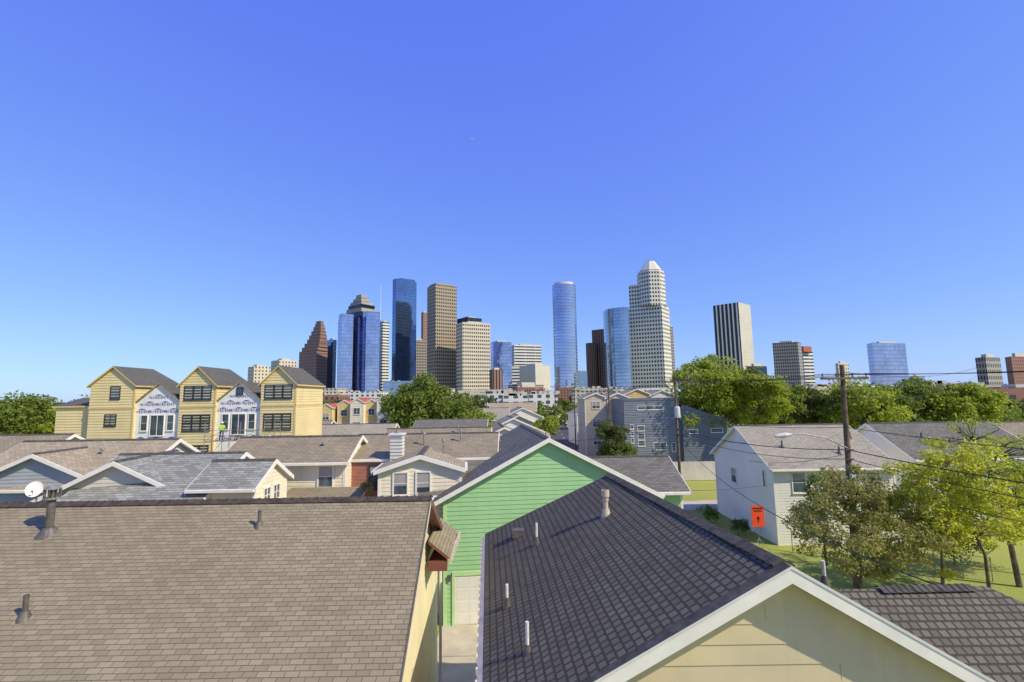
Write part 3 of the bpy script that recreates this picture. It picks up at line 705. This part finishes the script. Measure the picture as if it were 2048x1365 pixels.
pole("utility_pole",12.6,64,11.5,r=.13); pole("utility_pole",11.6,92,12,r=.13); pole("utility_pole",11.3,130,13.5,r=.15); pole("utility_pole",13,180,13,r=.15)
pole("utility_pole",-6,110,12,r=.14); pole("utility_pole",22.0,6.0,11.7,armz=10.95,r=.16)
W=MB()
def wire(a,b_,sag,r=.012,n=14):
    a=Vector(a);b_=Vector(b_); P=[]
    for i in range(n+1):
        t=i/n; p=a.lerp(b_,t); p.z-=sag*4*t*(1-t); P.append(p)
    for u,v_ in zip(P,P[1:]): W.tube(u,v_,r,r,'wire',4,False)
for dx in (-1.2,-.45,.45,1.2):
    wire((18.25+dx,26.7,11.2),(22+dx,5.9,11.2),.35); wire((15.2+dx,45.4,11.65),(18.25+dx,26.7,11.2),.3); wire((12.6+dx,63.9,11.05),(15.2+dx,45.4,11.65),.3,.014)
    wire((11.6+dx,91.9,11.5),(12.6+dx,63.9,11.05),.4,.016)
for z,s_,r in ((7.1,.5,.024),(6.6,.6,.018),(8.3,.4,.015)):
    wire((18.1,26.7,z),(22,5.9,z),s_,r); wire((15.2,45.4,z),(18.1,26.7,z),s_,r); wire((12.6,63.9,z),(15.2,45.4,z),s_,r)
wire((15.2,45.4,6.2),(10.5,12.2,5.4),1.2,.022); wire((18,26.7,6.3),(7.0,24.5,5.6),.5); wire((18,26.7,6.0),(34,36,5.2),.6); wire((15.2,45.4,6.9),(18,37,6.5),.3); wire((15.2,45.4,7.4),(-4,44,6.8),.9,.016); wire((15.2,45.4,7.0),(7.2,27,6.0),.5)
wire((18.1,26.7,5.7),(24,14,4.8),.5,.014); wire((12.6,63.9,7),(-20,62,6.5),1,.016)
wire((15.2,45.4,8.0),(7.0,30,6.0),.7); wire((15.2,45.4,7.8),(16.3,60,5.5),.4); wire((15.2,45.4,8.2),(24,59,6),.5); wire((12.6,63.9,8),(4,50,5),.5,.014); wire((18.1,26.7,6.9),(17.6,37,5.2),.3); wire((18.1,26.7,11.3),(60,60,14),1,.014); wire((18.1,26.7,10.0),(60,62,12.5),1.2,.014)
W.build("overhead_wires")

# ================================================================== TREES
LM=dict(a=leafmat("foliage_oak",(.12,.165,.025),(.23,.29,.045)),b=leafmat("foliage_bright",(.21,.27,.03),(.39,.44,.05),.45),c=leafmat("foliage_dark",(.08,.11,.03),(.16,.19,.04)),d=leafmat("foliage_olive",(.25,.24,.07),(.38,.35,.11),.42),y=leafmat("foliage_yellowgreen",(.34,.38,.04),(.55,.55,.07),.5),p=leafmat("foliage_pine",(.12,.18,.04),(.21,.28,.07)))
def make_tree(name,x,y,h,cr,cz,rz,leaf,nleaf,mat,trunk_r=.25,ncl=60,seed=0,sparse=.55,fork=.35,lean=(0,0)):
    R=np.random.default_rng(seed); mb=MB()
    C=[]
    while len(C)<ncl:
        d=R.normal(size=3); d/=np.linalg.norm(d); rr=R.uniform(.25,1)**.5
        lob=1+.22*math.sin(3*math.atan2(d[1],d[0])+seed)+.18*math.sin(5*d[2]+seed*1.3)
        p=np.array([x+lean[0]+d[0]*cr*rr*lob*.85,y+lean[1]+d[1]*cr*rr*lob*.85,cz+d[2]*rz*rr*(1+.12*math.sin(4*math.atan2(d[1],d[0])))*.88])
        if d[2]<-.55 and R.random()<.7: continue
        C.append(p)
    f0=h*fork; top=Vector((x+lean[0]*.8,y+lean[1]*.8,cz+rz*.35)); base=Vector((x,y,-.1)); fk=Vector((x+lean[0]*.3,y+lean[1]*.3,f0))
    mb.tube(base,fk,trunk_r*1.15,trunk_r*.85,'bark',10,False)
    limbs=[fk]; prev=fk; rad=trunk_r*.85
    for k in range(1,5):
        nx=fk.lerp(top,k/4)+Vector((R.normal()*.06*cr,R.normal()*.06*cr,0)); mb.tube(prev,nx,rad,rad*.72,'bark',8,False); limbs.append(nx); prev=nx; rad*=.72
    for c in C:
        c=Vector(c); src=min(limbs,key=lambda q:(q-c).length+max(0,q.z-c.z)*1.5)
        mid=src.lerp(c,.5)+Vector((R.normal()*.07*cr,R.normal()*.07*cr,.06*cr)); r_=trunk_r*.22
        mb.tube(src,mid,r_*1.3,r_*.8,'bark',5,False); mb.tube(mid,c,r_*.8,r_*.25,'bark',4,False)
    mb.mi(LM[mat])
    nb=len(mb.v)
    C=np.array(C); idx=R.integers(0,ncl,nleaf); crad=cr*sparse*R.uniform(.28,.62,ncl)
    d=R.normal(size=(nleaf,3)); d/=np.linalg.norm(d,axis=1)[:,None]; rr=R.uniform(.15,1,nleaf)**.45
    rr*=1+.35*R.random(nleaf)**6
    P=C[idx]+d*(crad[idx]*rr)[:,None]*np.array([1,1,.72])
    nrm=d*.6+R.normal(size=(nleaf,3))*.6; nrm[:,2]+=.35; nrm/=np.linalg.norm(nrm,axis=1)[:,None]
    t=np.cross(nrm,R.normal(size=(nleaf,3))); t/=np.linalg.norm(t,axis=1)[:,None]; b_=np.cross(nrm,t)
    s=(leaf*R.uniform(.6,1.3,nleaf))[:,None]
    Q=np.stack([P-t*s*.5,P-b_*s*.32,P+t*s*.5,P+b_*s*.32],axis=1).reshape(-1,3)
    V=np.concatenate([np.array(mb.v),Q])
    me=bpy.data.meshes.new(name); F=mb.f+[tuple(range(nb+4*i,nb+4*i+4)) for i in range(nleaf)]
    me.from_pydata(V.tolist(),[],F)
    for mt in mb.mats: me.materials.append(mt)
    me.polygons.foreach_set("material_index",mb.m+[mb.mi(LM[mat])]*nleaf)
    me.update(); o=bpy.data.objects.new(name,me); scene.collection.objects.link(o); return o
make_tree("oak_tree",-15.6,86,13.8,7.8,8.8,5.4,.55,17000,'a',.35,70,1)
make_tree("oak_tree",-9.5,82,9,4.6,6.6,3.6,.5,6000,'a',.25,40,2)
make_tree("small_tree",-5.2,74,8,3.2,5.6,2.8,.4,4500,'b',.2,36,3)
make_tree("small_tree",4.6,70,7.5,2.4,5.6,2.2,.35,2500,'b',.18,26,33)
make_tree("elm_tree",29.5,74,16,6.6,10.2,6.2,.42,14000,'b',.35,80,4,.5)
make_tree("elm_tree",39,78,13.5,6.5,8.6,5.4,.45,12000,'a',.35,70,5,.5)
make_tree("elm_tree",35,70,13.5,5,9.2,4.6,.4,10000,'b',.3,55,55,.5)
make_tree("elm_tree",47,80,11,5.5,7.4,4.0,.45,9000,'c',.3,55,6)
make_tree("oak_tree",53,74,12.5,6.2,7.6,5.0,.45,11000,'b',.3,60,7)
make_tree("oak_tree",61,76,12.3,6.0,7.6,4.8,.45,11000,'a',.3,60,8)
make_tree("oak_tree",68,74,11.4,5.4,7.2,4.4,.45,9000,'b',.3,55,9)
make_tree("oak_tree",76,80,10.5,5.4,6.4,4.2,.5,7000,'a',.3,50,10)
make_tree("oak_tree",-78,76,12,7,7.7,4.5,.5,12000,'a',.35,70,11)
make_tree("oak_tree",-68,78,11,6.4,7.1,4.1,.5,11000,'b',.35,60,12)
make_tree("oak_tree",-60,72,9,5.4,5.8,3.5,.5,8000,'a',.3,50,13)
make_tree("small_cedar_tree",10.2,52,8,1.7,5.0,3.0,.25,6500,'c',.15,40,14,.7)
make_tree("small_tree",13.2,57,5,1.4,3.2,1.6,.22,2500,'a',.1,24,15,.7)
make_tree("garden_tree",16.6,24.5,6.4,3.2,3.7,3.0,.145,17000,'d',.08,90,16,.36,.2)
make_tree("garden_tree",20.2,24.2,8.2,3.1,4.9,3.5,.155,15000,'y',.08,90,17,.34,.2,(.2,-.3))
make_tree("garden_tree",23.4,25.2,8,3.0,4.6,3.4,.145,9000,'y',.08,70,18,.34,.25)
make_tree("slender_tree",26.2,26.5,9.4,3.0,6.4,3.0,.14,2600,'b',.12,60,19,.30,.45,(-1.2,0))
make_tree("pine_sapling",18.4,30,5.8,1.0,4.2,1.5,.14,3500,'p',.07,26,20,.7)
make_tree("pine_sapling",28.5,28,6.0,2.4,4.2,2.0,.16,6000,'p',.08,40,21,.6)
make_tree("garden_shrub",21,28.6,1.8,1.4,1.1,.8,.12,3000,'a',.05,22,22,.7,.15)
make_tree("garden_shrub",26,30,2.2,1.8,1.3,.9,.12,3500,'c',.05,22,23,.7,.15)
make_tree("garden_shrub",15.6,40,1.4,.9,.8,.6,.12,1500,'a',.04,16,24,.7,.15)
make_tree("garden_shrub",16.2,36.5,1.2,.8,.7,.5,.12,1300,'c',.04,16,26,.7,.15)
make_tree("garden_shrub",-7.6,25.4,6.0,.5,5.6,.5,.08,900,'d',.03,14,25,.8,.15)
def mass(name,mat,bands,seed):
    R=np.random.default_rng(seed); Ps=[];Ss=[]
    for (y0,y1,x0,x1,n,h,sz) in bands:
        for i in range(n):
            y=R.uniform(y0,y1); x=R.uniform(x0,x1)*y; hh=h*R.uniform(.7,1.08); r=hh*R.uniform(.35,.6); k=300
            d=R.normal(size=(k,3)); d/=np.linalg.norm(d,axis=1)[:,None]; d[:,2]=d[:,2]*.9
            lob=1+.25*np.sin(4*np.arctan2(d[:,1],d[:,0])+i)+.2*np.sin(6*d[:,2]+i)
            Ps.append(np.array([x,y,hh*.55])+d*np.array([r,r,hh*.42])*(lob*R.uniform(.75,1.03,k))[:,None]); Ss.append(np.full(k,sz))
    P=np.concatenate(Ps);S=np.concatenate(Ss); n=len(P)
    nr=R.normal(size=(n,3)); nr[:,2]+=.6; nr/=np.linalg.norm(nr,axis=1)[:,None]; t=np.cross(nr,R.normal(size=(n,3))); t/=np.linalg.norm(t,axis=1)[:,None]; b_=np.cross(nr,t); s=(S*R.uniform(.6,1.3,n))[:,None]
    Q=np.stack([P-t*s,P-b_*s*.7,P+t*s,P+b_*s*.7],axis=1).reshape(-1,3)
    me=bpy.data.meshes.new(name); me.from_pydata(Q.tolist(),[],[tuple(range(4*i,4*i+4)) for i in range(n)]); me.materials.append(LM[mat]); o=bpy.data.objects.new(name,me); scene.collection.objects.link(o)
mass("distant_trees",'c',[(105,200,-1.15,-.3,60,9.0,.6),(105,200,.12,1.2,50,8.6,.6),(200,420,-1.2,1.2,120,11,1.0),(420,900,-1.2,1.2,140,15,1.8)],5)
mass("distant_trees",'a',[(90,160,-1.2,-.42,30,9.0,.5),(95,160,.5,1.2,40,8.8,.5),(150,300,-.15,.15,16,8,.7)],6)

# ================================================================== SKYLINE  (bearings/heights in mils of the site plan, distance in m)
def elev(h): q=h/967; return .9933*q/(1.0067-.1155*q)
def fp3(xl,xc,xr,D):
    a=(xc-xl)/972*D; b_=(xr-xc)/972*D; s=math.sqrt(max(a*b_,1)); s=min(s,max(a,b_)*1.0+5)
    L=(xl/972*(D+s),D+s);C=(xc/972*D,D);R=(xr/972*(D+s),D+s)
    return [L,C,R,(L[0]+R[0]-C[0],L[1]+R[1]-C[1])]
def Zt(h,D): return CAMH+elev(h)*D
T=dict(
 red=facade("granite_red",(.30,.17,.13),(.06,.05,.05),5.2,7.8,.5,.5,.1,.3),
 blue=facade("glass_blue",(.12,.17,.24),(.46,.48,.78),6.0,8.0,.93,.90,.92,.07,.3,.6,.28),
 blue2=facade("glass_deepblue",(.06,.10,.16),(.20,.30,.56),5.0,8.0,.92,.88,.9,.08,.3,.6,.25),
 teal=facade("glass_teal",(.24,.32,.36),(.45,.55,.70),5,7.6,.93,.82,.85,.1,.35,.3,.2),
 dark=facade("glass_dark",(.05,.06,.08),(.05,.07,.11),6,8,.9,.85,.7,.1,.35,.3,.3),
 tan=facade("granite_tan",(.36,.29,.20),(.05,.045,.04),4.8,8.2,.6,.55,.1,.25),
 cream=facade("stone_cream",(.62,.54,.41),(.07,.07,.07),5.0,8.4,.64,.5,.1,.25),
 white=facade("stone_white",(.70,.66,.55),(.035,.04,.05),6.4,9.4,.6,.52,.1,.25),
 whiteh=facade("panel_white_strip",(.74,.72,.64),(.05,.07,.10),30,8,.98,.45,.2,.2),
 grey=facade("precast_grey",(.34,.31,.26),(.035,.035,.04),4.5,7.6,.6,.6,.1,.25),
 brown=facade("granite_brown",(.28,.15,.105),(.045,.03,.03),6.5,200,.45,1,.1,.3),
 stripe=facade("striped_white_bronze",(.78,.74,.64),(.018,.016,.016),9.2,400,.62,1,.1,.3,var=.1),
 plain=facade("plain_stone",(.56,.52,.43),(.48,.44,.36),7,8,.2,.2,0,.7),
 beige=facade("beige_apartment",(.60,.53,.40),(.12,.12,.12),6,6.5,.45,.5,.1,.3),
 ser=facade("balcony_glass",(.28,.35,.48),(.50,.56,.82),7,6.5,.94,.8,.92,.08,.3,.5,.15),
 cap=paint("crown_granite",(.32,.30,.25),.7,.1,.1), pcap=paint("pale_stone_cap",(.62,.58,.48),.7,.06,.1),
 slabedge=paint("balcony_slab_edge",(.38,.43,.50),.5,.06,.1),
 redp=paint("red_precast",(.42,.12,.07),.7,.1,.1),
 low=facade("lowrise_cream",(.58,.52,.40),(.10,.11,.12),4,3.4,.5,.5,.1,.2),
 loww=facade("lowrise_white",(.70,.68,.62),(.10,.14,.18),4.5,3.2,.5,.55,.2,.2),
 deck=facade("parking_deck_concrete",(.48,.42,.33),(.03,.03,.03),60,3.2,.98,.45,0,.8),
 brickred=facade("lowrise_brick",(.29,.13,.09),(.05,.05,.06),4,3.5,.45,.5,.1,.3))
def tower(name,xl,xc,xr,h,D,mat,cap='gravel',mat2=None,z0=0,parts=None,mech=True):
    mb=MB(); poly=fp3(xl,xc,xr,D); z1=Zt(h,D)
    if mat2:
        for i in range(4):
            a=poly[i];b_=poly[(i+1)%4];L=math.dist(a,b_)
            mb.face([(a[0],a[1],z0),(b_[0],b_[1],z0),(b_[0],b_[1],z1),(a[0],a[1],z1)],T[mat] if i==0 else T[mat2],[(0,z0),(L,z0),(L,z1),(0,z1)])
        mb.face([(p[0],p[1],z1) for p in poly],cap)
    else: mb.prism(poly,z0,z1,T[mat],cap)
    if mech:
        c=(sum(p[0] for p in poly)/4,sum(p[1] for p in poly)/4); mb.prism([(c[0]+(p[0]-c[0])*.5,c[1]+(p[1]-c[1])*.5) for p in poly],z1,z1+4,T['plain'],cap)
    if parts: parts(mb)
    return mb.build(name)
mb=MB(); D=1200
steps=[(-430,-373,0,100),(-425,-373,100,108),(-420,-373,108,116),(-415,-374,116,124),(-411,-375,124,132),(-407,-377,132,140),(-403,-379,140,148),(-400,-381,148,154),(-398,-383,154,159)]
for xl,xr,h0,h1 in steps: mb.prism(fp3(xl,xl+(xr-xl)*.62,xr,D),0 if h0==0 else Zt(h0,D),Zt(h1,D),T['red'],T['red'])
mb.build("stepped_granite_skyscraper")
tower("glass_office_tower",-374,-362,-355,121,1250,'blue2')
mb=MB(); D=1100
mb.prism(fp3(-353,-310,-267,D),0,Zt(165,D),T['blue'],'gravel')
mb.prism(fp3(-352,-345,-322,D-12),0,Zt(171,D),T['blue'],'gravel'); mb.prism(fp3(-303,-296,-268,D-14),0,Zt(175,D),T['blue'],'gravel')
for xl,xr,h0,h1,k in ((-343,-271,165,178,'dark'),(-338,-274,178,187,'cap'),(-333,-279,187,193,'dark'),(-330,-283,193,199,'cap'),(-324,-290,199,205,'cap'),(-318,-296,205,212,'cap')):
    mb.prism(fp3(xl,(xl+xr)/2,xr,D+6),Zt(h0,D),Zt(h1,D),T[k],T['cap'],.93 if k=='cap' else 1)
mb.build("temple_crown_skyscraper")
mb=MB(); x=-267/972*1300; mb.tube((x,1300,150),(x,1300,Zt(228,1300)),1.2,.4,'white',6); mb.build("radio_mast")
tower("white_office_tower",-270,-262,-249,155,1300,'whiteh')
D=1200; mb=MB(); mb.prism(fp3(-243,-229,-194,D),0,Zt(238,D),T['blue2'],'gravel'); mb.prism(fp3(-241,-228,-197,D+4),Zt(238,D),Zt(243,D),T['blue2'],'gravel'); mb.prism(fp3(-243,-236,-222,D-12),0,Zt(239,D),T['blue2'],'gravel'); mb.build("blue_glass_skyscraper")
tower("brown_office_tower",-206,-200,-173,118,1300,'grey'); tower("pink_office_tower",-184,-180,-172,173,1500,'red')
D=1100; mb=MB(); mb.prism(fp3(-172,-155,-112,D),0,Zt(228,D),T['tan'],'gravel'); mb.prism(fp3(-168,-154,-116,D+3),Zt(228,D),Zt(232,D),T['tan'],'gravel'); mb.build("tan_granite_skyscraper")
tower("cream_office_tower",-113,-100,-44,152,1050,'cream'); tower("dark_frame_tower",-111,-90,-61,162,1150,'dark')
tower("blue_office_block",-44,-38,-1,112,1200,'blue'); tower("white_strip_office",-3,4,59,105,1300,'whiteh'); tower("white_strip_office",-3,30,20,60,1250,'whiteh')
tower("tan_windowless_block",14,46,76,64,950,'plain'); tower("brown_midrise",-46,-40,-20,56,950,'brown'); tower("parking_deck",-10,10,62,25,800,'deck'); tower("brown_lowrise",0,8,60,20,700,'brickred')
mb=MB(); D=1000; cx=108/972*(D+18); n=40; poly=[(cx+25*math.cos(t),D+18+17*math.sin(t)) for t in [2*math.pi*i/n for i in range(n)]]
mb.prism(poly,0,Zt(226,D),T['ser'],'gravel'); mb.prism([(cx+(p[0]-cx)*.8,D+18+(p[1]-D-18)*.8) for p in poly],Zt(226,D),Zt(231,D),T['pcap'],'gravel')
for i in range(36):
    z=12+i*(Zt(226,D)-12)/36; mb.prism([(cx+(p[0]-cx)*1.03,D+18+(p[1]-D-18)*1.03) for p in poly[27:38]],z,z+.7,T['slabedge'],T['slabedge'])
mb.build("elliptical_residential_tower")
D=1200; mb=MB(); mb.prism(fp3(162,186,199,D),0,Zt(134,D),T['brown'],'gravel'); mb.prism(fp3(149,158,170,D-8),0,Zt(106,D),T['brown'],'gravel'); mb.build("brown_granite_tower")
mb=MB(); D=1050; x0=197/972*D;x1=238/972*D; R_=x1-x0
poly=[(x0+R_*(1-math.cos(t)),D+35-35*math.sin(t)) for t in [math.pi/2*i/8 for i in range(9)]]+[(x1,D+60),(x0,D+60)]
mb.prism(poly,0,Zt(177,D),T['teal'],'gravel'); mb.build("curved_glass_tower")
mb=MB(); D=1100
mb.prism(fp3(230,306,321,D),0,Zt(180,D),T['white'],'gravel'); mb.prism(fp3(241,303,315,D+5),Zt(180,D),Zt(227,D),T['white'],'gravel')
cx,cy=287/972*(D+30),D+30
def octo(r): return [(cx+r*math.cos(t),cy+r*math.sin(t)) for t in [math.pi/8+math.pi/4*i for i in range(8)]]
mb.prism(octo(32),Zt(180,D),Zt(241,D+30),T['white'],'gravel'); mb.prism(octo(30),Zt(241,D+30),Zt(246,D+30),T['white'],'gravel'); mb.prism(octo(27),Zt(246,D+30),Zt(266,D+30),T['pcap'],T['pcap'],.42)
mb.prism(octo(10),Zt(266,D+30),Zt(267,D+30),T['cap'],T['cap']); mb.build("white_crowned_skyscraper")
tower("grey_office_tower",318,322,327,136,1250,'grey'); tower("grey_office_block",340,350,372,58,900,'grey')
tower("striped_skyscraper",411,463,487,183,1100,'stripe',mat2='plain',mech=False)
tower("dark_glass_lowrise",470,480,511,55,700,'dark')
tower("grey_office_tower",526,577,584,102,1100,'grey')
def rp(mb): mb.prism(fp3(583,588,604,1140),Zt(82,1140),Zt(93,1140),T['redp'],'gravel')
tower("red_topped_tower",582,586,606,82,1150,'whiteh',parts=rp,mech=False); tower("slim_beige_tower",649,655,676,58,900,'beige'); tower("glass_office_tower",716,728,794,98,1000,'blue')
tower("blue_lowrise",796,800,826,30,900,'blue'); tower("grey_apartment_tower",931,952,981,66,600,'grey'); tower("brick_apartment_tower",991,1004,1050,66,500,'brickred')
tower("beige_apartment_tower",-532,-520,-487,70,900,'beige'); tower("grey_apartment_tower",-486,-470,-434,82,950,'beige'); tower("white_highrise_wing",-440,-434,-425,60,950,'whiteh')
def lowb(name,x0,x1,h,D,mat):
    mb=MB(); mb.prism([(x0/972*D,D),(x1/972*D,D),(x1/972*D,D+25),(x0/972*D,D+25)],0,Zt(h,D),T[mat],'gravel')
    R=random.Random(int(x0))
    for i in range(5):
        a=R.uniform(x0,x1)/972*D; mb.box((a,D+5,Zt(h,D)),(a+R.uniform(2,4),D+9,Zt(h,D)+R.uniform(.8,1.8)),T['plain'])
    mb.build(name)
lowb("glass_lowrise",-260,-202,36,800,'teal'); lowb("parking_deck",816,1100,10,160,'deck'); lowb("brick_apartments",840,1100,4,130,'brickred')
lowb("apartment_block",-64,-20,8,250,'loww'); lowb("apartment_block",-18,30,3,230,'loww'); lowb("apartment_block",32,90,6,260,'loww'); lowb("lowrise_block",120,200,16,450,'low'); lowb("lowrise_block",200,330,14,420,'loww'); lowb("lowrise_block",-420,-350,24,500,'low'); lowb("lowrise_block",-345,-260,16,420,'loww'); lowb("lowrise_block",-200,-120,20,600,'low'); lowb("lowrise_block",600,700,16,420,'low'); lowb("lowrise_block",700,830,12,360,'loww'); lowb("lowrise_block",380,560,14,500,'low'); lowb("glass_midrise",130,150,50,800,'teal'); lowb("lowrise_block",-110,0,16,620,'plain'); lowb("lowrise_block",90,130,18,640,'brickred')
for i in range(24):
    R=random.Random(100+i); x0=R.uniform(-900,900); lowb("lowrise_block",x0,x0+R.uniform(30,70),R.uniform(4,16),R.uniform(300,800),R.choice(['low','loww','deck','plain','brickred']))

mb=MB(); c=Vector((-240,3000,1700)); mb.tube(c-Vector((12,0,0)),c+Vector((12,0,0)),2,1.4,'white',8); mb.face([c+Vector((3,0,0)),c+Vector((-8,14,0)),c+Vector((-4,0,0)),c+Vector((-8,-14,0))],'white'); mb.face([c+Vector((-8,0,0)),c+Vector((-12,0,5)),c+Vector((-12,0,0))],'white'); mb.build("jet_airplane")

# ================================================================== CAMERA, LIGHT, SKY
cam=bpy.data.cameras.new("Camera"); co=bpy.data.objects.new("Camera",cam); scene.collection.objects.link(co); scene.camera=co
cam.sensor_width=36; cam.lens=967/2048*36; cam.clip_start=.1; cam.clip_end=20000
p=math.atan(112.5/967); r=math.radians(.9)
Fw=Vector((0,math.cos(p),math.sin(p))); R0=Vector((1,0,0)); U0=Vector((0,-math.sin(p),math.cos(p)))
Rr=R0*math.cos(r)-U0*math.sin(r); Ur=R0*math.sin(r)+U0*math.cos(r)
m=Matrix.Identity(4)
for i in range(3): m[i][0]=Rr[i]; m[i][1]=Ur[i]; m[i][2]=-Fw[i]
m[0][3]=0;m[1][3]=0;m[2][3]=CAMH; co.matrix_world=m
EL=math.radians(42); az=Vector((.88,-.47)).normalized()
S=Vector((az.x*math.cos(EL),az.y*math.cos(EL),math.sin(EL)))
sl=bpy.data.lights.new("sun",'SUN'); sl.energy=5.0; sl.angle=math.radians(.53); sl.color=(1,.90,.70)
so=bpy.data.objects.new("sun",sl); scene.collection.objects.link(so); so.rotation_euler=S.to_track_quat('Z','Y').to_euler(); so.location=(50,-30,80)
w=bpy.data.worlds.new("World"); scene.world=w; w.use_nodes=True; nt=w.node_tree; bg=nt.nodes["Background"]
sk=nt.nodes.new("ShaderNodeTexSky"); sk.sky_type='NISHITA'; sk.sun_disc=False; sk.sun_elevation=EL; sk.sun_rotation=math.atan2(S.x,S.y); sk.air_density=1.0; sk.dust_density=.3; sk.ozone_density=1.5
# clear-day grade of the physical sky (same for every ray)
sp=nt.nodes.new("ShaderNodeSeparateColor"); cb=nt.nodes.new("ShaderNodeCombineColor"); nt.links.new(sk.outputs[0],sp.inputs[0])
for i,(pw,sc) in enumerate(((.68,.50),(.70,.68),(.17,1.04))):
    a=math_(nt,'MULTIPLY',sp.outputs[i],.14); a=math_(nt,'POWER',a,pw); a=math_(nt,'MULTIPLY',a,sc/.14); nt.links.new(a,cb.inputs[i])
nt.links.new(cb.outputs[0],bg.inputs[0]); bg.inputs[1].default_value=.14
scene.view_settings.view_transform='Standard'; scene.view_settings.look='None'; scene.view_settings.exposure=0
